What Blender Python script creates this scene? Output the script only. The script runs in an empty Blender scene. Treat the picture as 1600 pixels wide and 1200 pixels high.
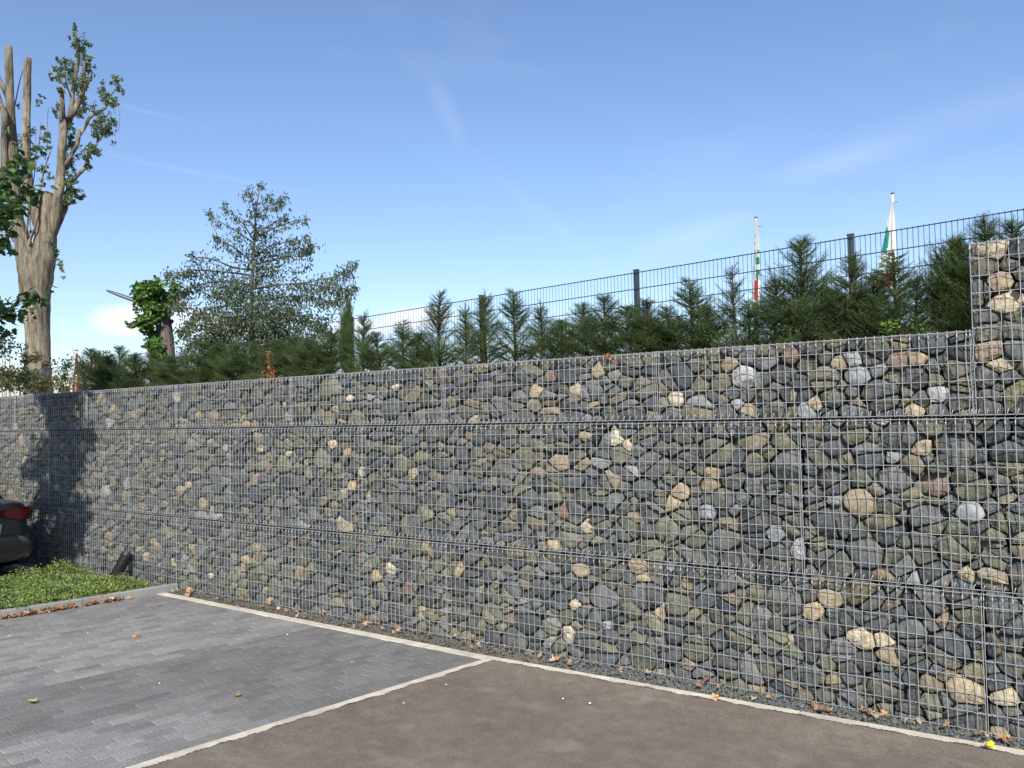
import bpy, math, random
import numpy as np
from mathutils import Vector, Matrix
random.seed(7); rng = np.random.default_rng(7)
S = bpy.context.scene
COL = S.collection
# ------------------------------------------------------------------ camera
CF, YAW, PITCH, ROLL = 1304.0, .62783, .0424, -.018923
CAM = np.array([3.6718, -5.4432, 1.8583])
_cy, _sy, _cp, _sp, _cr, _sr = math.cos(YAW), math.sin(YAW), math.cos(PITCH), math.sin(PITCH), math.cos(ROLL), math.sin(ROLL)
FW = np.array([-_sy*_cp, _cy*_cp, _sp]); _r = np.array([_cy, _sy, 0.]); _u = np.cross(_r, FW)
RT = _cr*_r + _sr*_u; UP = -_sr*_r + _cr*_u
cd = bpy.data.cameras.new('camera'); cam = bpy.data.objects.new('camera', cd); COL.objects.link(cam)
cam.matrix_world = Matrix(((RT[0], UP[0], -FW[0], CAM[0]), (RT[1], UP[1], -FW[1], CAM[1]), (RT[2], UP[2], -FW[2], CAM[2]), (0, 0, 0, 1)))
cd.sensor_width = 36; cd.lens = CF/1600*36; cd.clip_start = .05; cd.clip_end = 2000
S.camera = cam
def ray(x, y): return FW*CF + RT*(x-800) + UP*(600-y)
def at(x, y, Y):                     # the point of the plane y = Y seen at a photo pixel
    d = ray(x, y); return CAM + d*((Y-CAM[1])/d[1])
def atd(x, y, D):                    # the point D metres in front of the camera
    return CAM + ray(x, y)*(D/CF)
# ------------------------------------------------------------------ sky and sun
SUN_AZ, SUN_EL = math.radians(32), math.radians(39)       # the sun stands behind the camera, to its right
sun_dir = Vector((math.sin(SUN_AZ)*math.cos(SUN_EL), -math.cos(SUN_AZ)*math.cos(SUN_EL), math.sin(SUN_EL)))
W = bpy.data.worlds.new('World'); S.world = W; W.use_nodes = True
nt = W.node_tree; N = nt.nodes; L = nt.links
bg = N['Background']; bg.inputs['Strength'].default_value = .108
sky = N.new('ShaderNodeTexSky'); sky.sky_type = 'NISHITA'; sky.sun_disc = False
sky.sun_elevation = SUN_EL; sky.sun_rotation = math.pi - SUN_AZ
sky.air_density = 1.15; sky.dust_density = .3; sky.ozone_density = 3.2; sky.altitude = 100
tc = N.new('ShaderNodeTexCoord')
def wn(t, **k):
    n = N.new(t)
    for a, b in k.items(): setattr(n, a, b)
    return n
def wmath(op, a, b=None, c=None, clamp=False):
    n = wn('ShaderNodeMath', operation=op, use_clamp=clamp)
    for i, v in enumerate((a, b, c)):
        if v is None: continue
        if isinstance(v, (int, float)): n.inputs[i].default_value = v
        else: L.new(v, n.inputs[i])
    return n.outputs[0]
def wspot(px, py, rx, ry, tilt=0.):  # soft elliptic spot round a direction (0..1)
    d = Vector(ray(px, py)).normalized(); r = Vector(RT); u = Vector(UP)
    c, s = math.cos(tilt), math.sin(tilt)
    a1 = (r*c+u*s); a2 = (-r*s+u*c)
    res = []
    for ax, q in ((a1, rx), (a2, ry)):
        v = wn('ShaderNodeVectorMath', operation='DOT_PRODUCT'); L.new(tc.outputs['Generated'], v.inputs[0]); v.inputs[1].default_value = ax
        e = wmath('SUBTRACT', v.outputs['Value'], d.dot(ax)); e = wmath('DIVIDE', e, q/CF*.93); res.append(wmath('POWER', wmath('ABSOLUTE', e), 2))
    front = wn('ShaderNodeVectorMath', operation='DOT_PRODUCT'); L.new(tc.outputs['Generated'], front.inputs[0]); front.inputs[1].default_value = d
    g = wmath('GREATER_THAN', front.outputs['Value'], 0)
    return wmath('MULTIPLY', wmath('SUBTRACT', 1, wmath('SQRT', wmath('ADD', res[0], res[1])), clamp=True), g)
def wnoise(scale, detail, sx=1, sz=1, off=0):
    m = wn('ShaderNodeMapping'); L.new(tc.outputs['Generated'], m.inputs[0]); m.inputs['Scale'].default_value = (sx, sx, sz); m.inputs['Location'].default_value = (off, off, off)
    n = wn('ShaderNodeTexNoise'); L.new(m.outputs[0], n.inputs['Vector']); n.inputs['Scale'].default_value = scale; n.inputs['Detail'].default_value = detail; n.inputs['Roughness'].default_value = .55
    return n.outputs['Fac']
ns = wnoise(16, 6)
tot = None
for (px, py, rx, ry, tl) in [(215, 500, 75, 34, .1), (262, 497, 60, 40, 0), (300, 505, 60, 32, -.1), (340, 510, 70, 26, -.1), (655, 497, 95, 26, .1), (560, 510, 70, 18, 0)]:
    f = wmath('ADD', wspot(px, py, rx, ry, tl), wmath('MULTIPLY', wmath('SUBTRACT', ns, .5), .75))
    f = wmath('MULTIPLY', wmath('SUBTRACT', f, .16), 2.6, clamp=True)
    tot = f if tot is None else wmath('MAXIMUM', tot, f)
wisp = wnoise(3.2, 7, 1.0, 2.6, 3.3)
wtot = wmath('MULTIPLY', wmath('SUBTRACT', wisp, .55, clamp=True), .35)
for (px, py, rx, ry, tl, a) in [(1330, 245, 150, 30, .22, .15), (1090, 365, 120, 30, .25, .16), (700, 180, 80, 22, -1.1, .10), (300, 268, 180, 5, -.12, .09), (230, 175, 90, 5, -.15, .08), (1500, 180, 240, 34, .2, .07), (850, 340, 200, 22, -.7, .05)]:
    wtot = wmath('MAXIMUM', wtot, wmath('MULTIPLY', wspot(px, py, rx, ry, tl), wmath('MULTIPLY', wisp, a*1.9)))
hz = wn('ShaderNodeSeparateXYZ'); L.new(tc.outputs['Generated'], hz.inputs[0])
allc = wmath('ADD', wmath('MULTIPLY', tot, .85), wtot, clamp=True)
mx = wn('ShaderNodeMix', data_type='RGBA'); L.new(allc, mx.inputs[0]); tn = wn('ShaderNodeVectorMath', operation='MULTIPLY'); L.new(sky.outputs[0], tn.inputs[0]); tn.inputs[1].default_value = (.99, .98, 1.09); L.new(tn.outputs[0], mx.inputs[6]); mx.inputs[7].default_value = (6.9, 7.15, 7.9, 1)
L.new(mx.outputs[2], bg.inputs['Color'])
sl = bpy.data.lights.new('sun', 'SUN'); sl.energy = 4.8; sl.angle = math.radians(.55); sl.color = (1., .95, .87)
so = bpy.data.objects.new('sun', sl); COL.objects.link(so); so.rotation_euler = sun_dir.to_track_quat('Z', 'Y').to_euler(); so.location = (10, -15, 14)
S.view_settings.view_transform = 'Standard'; S.view_settings.look = 'None'; S.view_settings.exposure = .55; S.view_settings.gamma = 1; S.view_settings.use_curve_mapping = False
S.render.engine = 'CYCLES'; S.cycles.max_bounces = 6; S.cycles.diffuse_bounces = 3; S.cycles.transparent_max_bounces = 8
# ------------------------------------------------------------------ materials
def mat(name, base=(.3, .3, .3), rough=.8, metal=0., attr=False, noise=None, bump=None, spec=.5, leaf=False, speck=None, coat=0):
    m = bpy.data.materials.new(name); m.use_nodes = True; n = m.node_tree.nodes; l = m.node_tree.links
    b = n['Principled BSDF']; b.inputs['Roughness'].default_value = rough; b.inputs['Metallic'].default_value = metal
    b.inputs['Specular IOR Level'].default_value = spec; b.inputs['Coat Weight'].default_value = coat
    geo = n.new('ShaderNodeNewGeometry'); pos = geo.outputs['Position']
    if attr:
        a = n.new('ShaderNodeAttribute'); a.attribute_name = 'Col'; c = a.outputs['Color']
    else:
        a = n.new('ShaderNodeRGB'); a.outputs[0].default_value = (*base, 1); c = a.outputs[0]
    for (sc, lo, hi, det) in (noise or []):
        t = n.new('ShaderNodeTexNoise'); l.new(pos, t.inputs['Vector']); t.inputs['Scale'].default_value = sc; t.inputs['Detail'].default_value = det; t.inputs['Roughness'].default_value = .6
        r = n.new('ShaderNodeMapRange'); l.new(t.outputs['Fac'], r.inputs[0]); r.inputs[1].default_value = .3; r.inputs[2].default_value = .7; r.inputs[3].default_value = lo; r.inputs[4].default_value = hi
        v = n.new('ShaderNodeVectorMath'); v.operation = 'SCALE'; l.new(c, v.inputs[0]); l.new(r.outputs[0], v.inputs['Scale']); c = v.outputs[0]
    for (sc, th, col, amt) in ([] if not speck else speck if isinstance(speck, list) else [speck]):
        t = n.new('ShaderNodeTexNoise'); l.new(pos, t.inputs['Vector']); t.inputs['Scale'].default_value = sc; t.inputs['Detail'].default_value = 5
        r = n.new('ShaderNodeMapRange'); l.new(t.outputs['Fac'], r.inputs[0]); r.inputs[1].default_value = th; r.inputs[2].default_value = th+.07; r.inputs[4].default_value = amt
        x = n.new('ShaderNodeMix'); x.data_type = 'RGBA'; l.new(r.outputs[0], x.inputs[0]); l.new(c, x.inputs[6]); x.inputs[7].default_value = (*col, 1); c = x.outputs[2]
    l.new(c, b.inputs['Base Color'])
    if bump:
        prev = None
        for (sc, st, dist, det) in bump:
            t = n.new('ShaderNodeTexNoise'); l.new(pos, t.inputs['Vector']); t.inputs['Scale'].default_value = sc; t.inputs['Detail'].default_value = det; t.inputs['Roughness'].default_value = .65
            u = n.new('ShaderNodeBump'); l.new(t.outputs['Fac'], u.inputs['Height']); u.inputs['Strength'].default_value = st; u.inputs['Distance'].default_value = dist
            if prev is not None: l.new(prev, u.inputs['Normal'])
            prev = u.outputs[0]
        l.new(prev, b.inputs['Normal'])
    if leaf:
        tr = n.new('ShaderNodeBsdfTranslucent'); l.new(c, tr.inputs['Color']); ms = n.new('ShaderNodeMixShader'); ms.inputs[0].default_value = .40
        l.new(b.outputs[0], ms.inputs[1]); l.new(tr.outputs[0], ms.inputs[2]); l.new(ms.outputs[0], n['Material Output'].inputs['Surface'])
    return m
M = {}
M['stone'] = mat('basalt_stone', attr=True, rough=.82, spec=.35, noise=[(42, .66, 1.36, 6), (12, .74, 1.28, 4)], speck=[(11, .57, (.17, .135, .085), .55), (16, .62, (.045, .05, .05), .5), (110, .63, (.30, .29, .26), .6)], bump=[(60, .55, .006, 6), (260, .35, .0016, 3)])
M['wire'] = mat('galvanised_wire', (.37, .385, .39), rough=.42, metal=.35, noise=[(30, .8, 1.15, 3)])
M['paver'] = mat('concrete_paver', attr=True, rough=.9, spec=.25, noise=[(95, .66, 1.36, 3), (3.2, .9, 1.1, 4)], speck=(120, .66, (.4, .4, .38), .55), bump=[(140, .4, .003, 4)])
M['joint'] = mat('paver_joint_sand', (.045, .043, .042), rough=1, noise=[(200, .6, 1.4, 3)])
M['kerb'] = mat('pale_kerb_concrete', (.52, .475, .385), rough=.9, spec=.2, noise=[(2.2, .74, 1.14, 5), (12, .85, 1.1, 5), (110, .84, 1.12, 3)], bump=[(300, .3, .0012, 4)])
M['kerbgrey'] = mat('grey_kerb_concrete', (.22, .22, .21), rough=.9, spec=.2, noise=[(5, .82, 1.15, 5), (180, .85, 1.13, 3)], bump=[(260, .35, .0015, 4)])
def asphalt():
    m = mat('dusty_asphalt', (.14, .118, .096), rough=.93, spec=.2, noise=[(85, .70, 1.32, 4), (1.3, .84, 1.18, 6), (9, .85, 1.14, 5)], speck=(75, .71, (.30, .28, .24), .6), bump=[(130, .55, .003, 4)])
    n = m.node_tree.nodes; l = m.node_tree.links; b = n['Principled BSDF']; c = b.inputs['Base Color'].links[0].from_socket
    geo = n.new('ShaderNodeNewGeometry'); mp = n.new('ShaderNodeMapping'); l.new(geo.outputs['Position'], mp.inputs[0]); mp.inputs['Rotation'].default_value = (0, 0, .35); mp.inputs['Scale'].default_value = (1.3, 2.0, 1)
    t = n.new('ShaderNodeTexNoise'); l.new(mp.outputs[0], t.inputs['Vector']); t.inputs['Scale'].default_value = 1.7; t.inputs['Detail'].default_value = 8; t.inputs['Roughness'].default_value = .62
    r = n.new('ShaderNodeMapRange'); l.new(t.outputs['Fac'], r.inputs[0]); r.inputs[1].default_value = .555; r.inputs[2].default_value = .74; r.inputs[4].default_value = .55
    x = n.new('ShaderNodeMix'); x.data_type = 'RGBA'; l.new(r.outputs[0], x.inputs[0]); l.new(c, x.inputs[6]); x.inputs[7].default_value = (.25, .225, .195, 1); l.new(x.outputs[2], b.inputs['Base Color'])
    return m
M['asphalt'] = asphalt()
M['leaf'] = mat('foliage', attr=True, rough=.5, spec=.4, leaf=True, noise=[(3.5, .8, 1.2, 2)])
M['needle'] = mat('yew_needles', attr=True, rough=.55, spec=.35, leaf=True, noise=[(5, .75, 1.25, 2)])
M['bark'] = mat('tree_bark', attr=True, rough=.95, spec=.15, noise=[(11, .38, 1.6, 6), (2.4, .62, 1.4, 4)], bump=[(15, 1., .07, 6)])
for nd_ in [n for n in M['bark'].node_tree.nodes if n.type == 'TEX_NOISE']:      # bark grain runs along the trunk
    mp_ = M['bark'].node_tree.nodes.new('ShaderNodeMapping'); mp_.inputs['Scale'].default_value = (1, 1, .16)
    l_ = M['bark'].node_tree.links; src_ = nd_.inputs['Vector'].links[0].from_socket; l_.new(src_, mp_.inputs[0]); l_.new(mp_.outputs[0], nd_.inputs['Vector'])
M['dryleaf'] = mat('dry_leaves', attr=True, rough=.8, leaf=True, noise=[(60, .8, 1.25, 3)])
M['fence'] = mat('anthracite_fence_coating', (.030, .042, .050), rough=.45)
M['soil'] = mat('stony_soil', (.21, .19, .16), rough=1, noise=[(25, .6, 1.4, 5)], bump=[(30, .8, .03, 5)])
M['gravel'] = mat('gravel_chips', attr=True, rough=.9, noise=[(90, .8, 1.2, 3)])
M['pipe'] = mat('black_corrugated_plastic', (.016, .017, .02), rough=.42, spec=.5)
M['carpaint'] = mat('dark_grey_car_paint', (.06, .06, .058), rough=.38, metal=.3, coat=.6, noise=[(40, .9, 1.1, 3)])
M['rubber'] = mat('tyre_rubber', (.015, .015, .015), rough=.85)
M['alloy'] = mat('wheel_alloy', (.35, .35, .36), rough=.35, metal=.8)
M['glassdark'] = mat('dark_car_glass', (.01, .012, .014), rough=.06, spec=.8)
M['redlens'] = mat('red_lamp_lens', (.19, .005, .008), rough=.18, spec=.7, coat=.6)
M['skyrecess'] = mat('painted_sky_reflection', (.48, .55, .66), rough=.4)  # pale blue is the sky's reflection, painted into the base colour
M['black'] = mat('black_trim', (.012, .012, .013), rough=.6)
M['white'] = mat('white_painted_metal', (.72, .72, .70), rough=.4)
M['flag'] = mat('printed_flag_cloth', attr=True, rough=.85, leaf=True)
M['facade'] = mat('pale_facade', (.62, .57, .45), rough=.9, noise=[(1.2, .9, 1.08, 3)])
M['roofdark'] = mat('dark_roof_edge', (.16, .16, .17), rough=.8)
M['lamp'] = mat('grey_lamp_housing', (.13, .13, .14), rough=.5, metal=.3)
# ------------------------------------------------------------------ helpers
class MB:
    def __init__(s): s.v = []; s.f = []; s.c = []; s.col = (.3, .3, .3); s.n = 0; s.qv = []; s.qc = []; s.tv = []; s.tc = []
    def add(s, vs, fs, col=None):
        o = s.n; s.v.extend(vs); s.n += len(vs); s.f.extend([tuple(i+o for i in f) for f in fs]); s.c.extend([col or s.col]*len(vs))
    def box(s, x0, x1, y0, y1, z0, z1, col=None):
        s.add([(x0, y0, z0), (x1, y0, z0), (x1, y1, z0), (x0, y1, z0), (x0, y0, z1), (x1, y0, z1), (x1, y1, z1), (x0, y1, z1)],
              [(0, 3, 2, 1), (4, 5, 6, 7), (0, 1, 5, 4), (1, 2, 6, 5), (2, 3, 7, 6), (3, 0, 4, 7)], col)
    def tube(s, pts, rad, seg=6, col=None, cap=True):
        pts = [Vector(p) for p in pts]; n = len(pts)
        rad = [rad]*n if isinstance(rad, (int, float)) else rad
        ref = None; vs = []
        for i, p in enumerate(pts):
            t = (pts[min(i+1, n-1)]-pts[max(i-1, 0)]); t = t.normalized() if t.length > 1e-9 else Vector((0, 0, 1))
            if ref is None: ref = Vector((1, 0, 0)) if abs(t.x) < .8 else Vector((0, 1, 0))
            a = (ref-t*ref.dot(t)).normalized(); ref = a; b = t.cross(a)
            for k in range(seg):
                th = 2*math.pi*k/seg; vs.append(tuple(p+(a*math.cos(th)+b*math.sin(th))*rad[i]))
        fs = [(i*seg+k, i*seg+(k+1) % seg, (i+1)*seg+(k+1) % seg, (i+1)*seg+k) for i in range(n-1) for k in range(seg)]
        if cap: fs += [tuple(range(seg-1, -1, -1)), tuple(range((n-1)*seg, n*seg))]
        s.add(vs, fs, col)
    def quads(s, P, C):   # P: (n,4,3) array, C: (n,3)
        s.qv.append(np.asarray(P, dtype=np.float32)); s.qc.append(np.asarray(C, dtype=np.float32))
    def tris(s, P, C): s.tv.append(np.asarray(P, dtype=np.float32)); s.tc.append(np.asarray(C, dtype=np.float32))
    def mesh(s, name, m, smooth=False):
        me = bpy.data.meshes.new(name)
        V = np.array(s.v, dtype=np.float32).reshape(-1, 3); C = np.array(s.c, dtype=np.float32).reshape(-1, 3)
        lt = [len(f) for f in s.f]; lv = [i for f in s.f for i in f]
        Vs = [V]; Cs = [C]; LT = [np.array(lt, dtype=np.int32)]; LV = [np.array(lv, dtype=np.int32)]; o = len(V)
        for arrs, cols, k in ((s.qv, s.qc, 4), (s.tv, s.tc, 3)):
            for P, c in zip(arrs, cols):
                n = len(P); Vs.append(P.reshape(-1, 3)); Cs.append(np.repeat(c, k, axis=0)); LT.append(np.full(n, k, dtype=np.int32)); LV.append(np.arange(o, o+n*k, dtype=np.int32)); o += n*k
        V = np.concatenate(Vs); C = np.concatenate(Cs); LT = np.concatenate(LT); LV = np.concatenate(LV)
        me.vertices.add(len(V)); me.vertices.foreach_set('co', V.ravel()); me.loops.add(len(LV)); me.loops.foreach_set('vertex_index', LV)
        me.polygons.add(len(LT)); me.polygons.foreach_set('loop_start', np.concatenate([[0], np.cumsum(LT)[:-1]]).astype(np.int32)); me.polygons.foreach_set('loop_total', LT)
        me.update(calc_edges=True)
        me.polygons.foreach_set('use_smooth', np.full(len(LT), bool(smooth)))
        a = me.color_attributes.new('Col', 'FLOAT_COLOR', 'POINT'); a.data.foreach_set('color', np.concatenate([C, np.ones((len(C), 1), dtype=np.float32)], axis=1).ravel())
        me.materials.append(m); return me
    def build(s, name, m, parent=None, smooth=False, kind=None, loc=None):
        if loc is not None: s_off = Vector(loc)
        o = bpy.data.objects.new(name, s.mesh(name, m, smooth)); COL.objects.link(o)
        if parent: o.parent = parent
        if loc is not None: o.location = s_off
        if kind: o['kind'] = kind
        return o
def tag(o, label=None, cat=None, group=None, kind=None):
    if label: o['label'] = label
    if cat: o['category'] = cat
    if group: o['group'] = group
    if kind: o['kind'] = kind
    return o
def empty(name, loc, label, cat, group=None, rz=0):
    o = bpy.data.objects.new(name, None); COL.objects.link(o); o.location = loc; o.rotation_euler = (0, 0, rz); o.empty_display_size = .1
    return tag(o, label, cat, group)
def jit(c, a):
    k = 1+random.uniform(-a, a); return tuple(max(.003, v*k*(1+random.uniform(-.02, .02))) for v in c)
def unit(v): return v/np.maximum(np.linalg.norm(v, axis=-1, keepdims=True), 1e-9)
# ------------------------------------------------------------------ ground
g = MB(); g.add([(-250, -250, 0), (250, -250, 0), (250, .3, 0), (-250, .3, 0)], [(0, 1, 2, 3)]); tag(g.build('road_asphalt', M['asphalt']), kind='structure')
# upper terrain behind the wall
ut = MB(); xs = np.linspace(-60, 60, 61); ys = [.44, .9, 1.6, 2.4, 3.2, 4.2, 7, 14, 40, 200]; zz = [2.2, 2.3, 2.38, 2.5, 2.62, 2.68, 2.72, 2.8, 2.8, 2.8]
vs = [(x*(1 if y < 40 else 4), y, z+random.uniform(-.03, .03)+(.02*max(-15, min(5, x)) if y > 2 else 0)) for y, z in zip(ys, zz) for x in xs]
ut.add(vs, [(j*61+i, j*61+i+1, (j+1)*61+i+1, (j+1)*61+i) for j in range(len(ys)-1) for i in range(60)])
ut.add([(-60, .44, -.2), (60, .44, -.2), (60, .44, 2.2), (-60, .44, 2.2)], [(0, 1, 2, 3)])
tag(ut.build('upper_terrain', M['soil'], smooth=True), kind='structure')
# kerb line along the wall and the one dividing the two bays
def poly_y(x):
    return float(np.interp(x, [-14, -4.9, -.45, 5.5], [-.15, -.165, -.215, -.03]))
kb = bpy.data.objects.new('flush_kerb', None); COL.objects.link(kb); kb['kind'] = 'structure'
KW = .10
x = -13.0
while x < 6:
    x1 = x+1.0; b = MB(); c = .004
    n = 10; pts = [x+c+(x1-x-2*c)*i/n for i in range(n+1)]
    vs = []; dz = random.uniform(-.001, .001)
    for px in pts:
        y = poly_y(px); vs += [(px, y-KW, -.05), (px, y-KW, .011+dz), (px, y-KW+.004, .014+dz), (px, y-.004, .014+dz), (px, y, .011+dz), (px, y, -.05)]
    fs = [(i*6+k, (i+1)*6+k, (i+1)*6+k+1, i*6+k+1) for i in range(n) for k in range(5)] + [tuple(range(6)), tuple(range(n*6+5, n*6-1, -1))]
    b.add(vs, fs); b.build('kerb_stone', M['kerb'], kb); x = x1
# bay-dividing kerb: runs from the wall kerb towards the viewer, slightly skewed
DK0 = np.array([-.33, poly_y(-.33)-KW]); DKd = unit(np.array([[-.145, -1.]]))[0]; DKn = np.array([-DKd[1], DKd[0]])
dk = bpy.data.objects.new('dividing_kerb', None); COL.objects.link(dk); dk['kind'] = 'structure'
for i in range(7):
    a = DK0+DKd*(i+.004); e = DK0+DKd*(i+.996); b = MB(); w = KW/2; vs = []
    if i == 0: a = DK0+DKd*.006
    for q in (a, e):
        for o, z in ((-w, -.05), (-w, .010), (-w+.004, .0135), (w-.004, .0135), (w, .010), (w, -.05)): vs.append((q[0]+DKn[0]*o, q[1]+DKn[1]*o, z))
    b.add(vs, [(k, 6+k, 7+k, k+1) for k in range(5)]+[tuple(range(6)), tuple(range(11, 5, -1))]); b.build('kerb_stone', M['kerb'], dk)
# ragged edge of the asphalt lapping over the kerbs
ae = MB()
def ragged(path_fn, n, inward, amp):
    vs = []; t = 0
    ph = [random.uniform(0, 6) for _ in range(5)]
    for i in range(n+1):
        p, nrm = path_fn(i/n); k = amp*(.5+.28*math.sin(i*.11+ph[0])+.22*math.sin(i*.31+ph[1])+random.uniform(-.25, .25))
        e = p+nrm*k; o = p-nrm*.5
        vs += [(o[0], o[1], -.004), (p[0]-nrm[0]*.05, p[1]-nrm[1]*.05, .012), (p[0]-nrm[0]*.01, p[1]-nrm[1]*.01, .0165), (e[0], e[1], .0175), (e[0]+nrm[0]*.002, e[1]+nrm[1]*.002, .008)]
    ae.add(vs, [(i*5+k, (i+1)*5+k, (i+1)*5+k+1, i*5+k+1) for i in range(n) for k in range(4)])
ragged(lambda t: (np.array([-.30+6.0*t, poly_y(-.30+6.0*t)-KW]), np.array([0, 1.])), 700, 1, .027)
ragged(lambda t: (DK0+DKn*(KW/2)+DKd*(.02+6.5*t), -DKn), 760, 1, .030)
tag(ae.build('asphalt_edge', M['asphalt'], smooth=True), kind='structure')
# raised grey kerb of the planting bed
LK0 = np.array([-4.93, -.03]); LKd = unit(np.array([[-.155, -1.]]))[0]; LKn = np.array([-LKd[1], LKd[0]])   # normal points +x
rk = bpy.data.objects.new('raised_kerb', None); COL.objects.link(rk); rk['kind'] = 'structure'
for i in range(6):
    L0 = i*1.0; a = LK0+LKd*(L0+.003); e = LK0+LKd*(L0+.997); b = MB(); vs = []
    for q in (a, e):
        for o, z in ((-.075, -.05), (-.075, .086), (-.07, .092), (-.012, .092), (0, .082), (.002, -.05)): vs.append((q[0]+LKn[0]*o, q[1]+LKn[1]*o, z))
    b.add(vs, [(k, 6+k, 7+k, k+1) for k in range(5)]+[tuple(range(6)), tuple(range(11, 5, -1))]); b.build('kerb_stone', M['kerbgrey'], rk)
# planting bed soil
pb = MB(); n = 20
pts = [(LK0+LKd*5.2-LKn*.076), (LK0+LKd*.2-LKn*.076), np.array([-6.75, -.27]), np.array([-7.1, -5.2])]
pb.add([(p[0], p[1], .045) for p in pts], [(0, 1, 2, 3)]); tag(pb.build('planting_bed', M['soil']), kind='structure')
bk = MB(); bk.box(-7.2, -7.12, -5.2, -.26, -.02, .05); tag(bk.build('bed_edging', M['kerbgrey']), kind='structure')
# ------------------------------------------------------------------ paved bay, paver by paver
bay = bpy.data.objects.new('paved_bay', None); COL.objects.link(bay); bay['kind'] = 'structure'
d_bay = unit(np.array([[-.150, -1.]]))[0]; n_bay = np.array([-d_bay[1], d_bay[0]])
base = MB(); base.add([(-4.93, -.2, .003), (-.38, -.28, .003), (-1.2, -6.2, .003), (-5.85, -6.2, .003)][::-1], [(0, 1, 2, 3)]); base.build('joint_bed', M['joint'], bay)
def clip_poly(poly, n, c):            # keep points with n.p <= c
    out = []
    for i in range(len(poly)):
        p, q = poly[i], poly[(i+1) % len(poly)]; dp = n[0]*p[0]+n[1]*p[1]-c; dq = n[0]*q[0]+n[1]*q[1]-c
        if dp <= 0: out.append(p)
        if dp*dq < 0:
            t = dp/(dp-dq); out.append((p[0]+(q[0]-p[0])*t, p[1]+(q[1]-p[1])*t))
    return out
def proj(p):
    v = np.array(p)-CAM; z = v@FW; return 800+CF*(v@RT)/z, 600-CF*(v@UP)/z, z
lkc = LK0@LKn+.003; dkc = (DK0-DKn*(KW/2+.003))@DKn
pav = []
for r in range(-6, 60):
    for k in range(-4, 36):
        u0 = r*.1; t0 = k*.2+(.1 if r % 2 else 0)+.03*math.sin(r)
        o = np.array([-5.0, -.1]); g_ = .0022
        poly = [tuple(o+n_bay*(u0+g_)+d_bay*(t0+g_)), tuple(o+n_bay*(u0+.1-g_)+d_bay*(t0+g_)), tuple(o+n_bay*(u0+.1-g_)+d_bay*(t0+.2-g_)), tuple(o+n_bay*(u0+g_)+d_bay*(t0+.2-g_))]
        poly = clip_poly(poly, (-LKn[0], -LKn[1]), -lkc)
        if len(poly) > 2: poly = clip_poly(poly, DKn, dkc)
        if len(poly) > 2:
            cx = sum(p[0] for p in poly)/len(poly); poly = clip_poly(poly, (0, 1), poly_y(cx)-KW-.003)
        if len(poly) < 3: continue
        cx = sum(p[0] for p in poly)/len(poly); cy = sum(p[1] for p in poly)/len(poly)
        ar = .5*abs(sum(poly[i][0]*poly[(i+1) % len(poly)][1]-poly[(i+1) % len(poly)][0]*poly[i][1] for i in range(len(poly))))
        if ar < .0012 or cy < -6: continue
        pav.append((poly, cx, cy, ar))
def sstep(a, b, x): t = min(1, max(0, (x-a)/(b-a))); return t*t*(3-2*t)
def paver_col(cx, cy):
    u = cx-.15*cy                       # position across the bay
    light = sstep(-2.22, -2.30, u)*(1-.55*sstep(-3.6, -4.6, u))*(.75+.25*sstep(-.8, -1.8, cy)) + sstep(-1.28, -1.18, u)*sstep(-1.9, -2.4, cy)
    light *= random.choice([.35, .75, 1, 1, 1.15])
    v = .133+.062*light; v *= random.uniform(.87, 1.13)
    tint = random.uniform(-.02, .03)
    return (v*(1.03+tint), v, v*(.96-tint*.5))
def paver_geo(b, poly, cx, cy, col, dz, ox=0, oy=0):
    # counter-clockwise order, chamfered top edge
    a = sum(poly[i][0]*poly[(i+1) % len(poly)][1]-poly[(i+1) % len(poly)][0]*poly[i][1] for i in range(len(poly)))
    if a < 0: poly = poly[::-1]
    n = len(poly); ring = lambda k, z: [((cx+(p[0]-cx)*(1-k))-ox, (cy+(p[1]-cy)*(1-k))-oy, z) for p in poly]
    tx, ty = random.uniform(-.006, .006), random.uniform(-.006, .006)
    top = [(p[0], p[1], .0125+dz+tx*(p[0]+ox-cx)+ty*(p[1]+oy-cy)) for p in ring(.045, 0)]
    vs = ring(0, -.01)+ring(0, .0085+dz)+top
    fs = [(i, (i+1) % n, n+(i+1) % n, n+i) for i in range(n)]+[(n+i, n+(i+1) % n, 2*n+(i+1) % n, 2*n+i) for i in range(n)]+[tuple(range(2*n, 3*n))]
    b.add(vs, fs, col)
def seen(cx, cy):
    X, Y, z = proj((cx, cy, 0)); return z > .5 and -20 < X < 1620 and Y < 1215
vis = sorted([p for p in pav if seen(p[1], p[2])], key=lambda p: -p[3]/proj((p[1], p[2], 0))[2]**3)
first = set(id(p) for p in vis[:300])
rest = MB()
for p in pav:
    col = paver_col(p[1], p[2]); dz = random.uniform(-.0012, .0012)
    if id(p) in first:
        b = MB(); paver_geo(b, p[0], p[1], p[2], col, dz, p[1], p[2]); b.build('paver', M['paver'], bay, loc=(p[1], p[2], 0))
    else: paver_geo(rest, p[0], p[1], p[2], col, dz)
rest.build('pavers', M['paver'], bay, kind='stuff')
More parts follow.
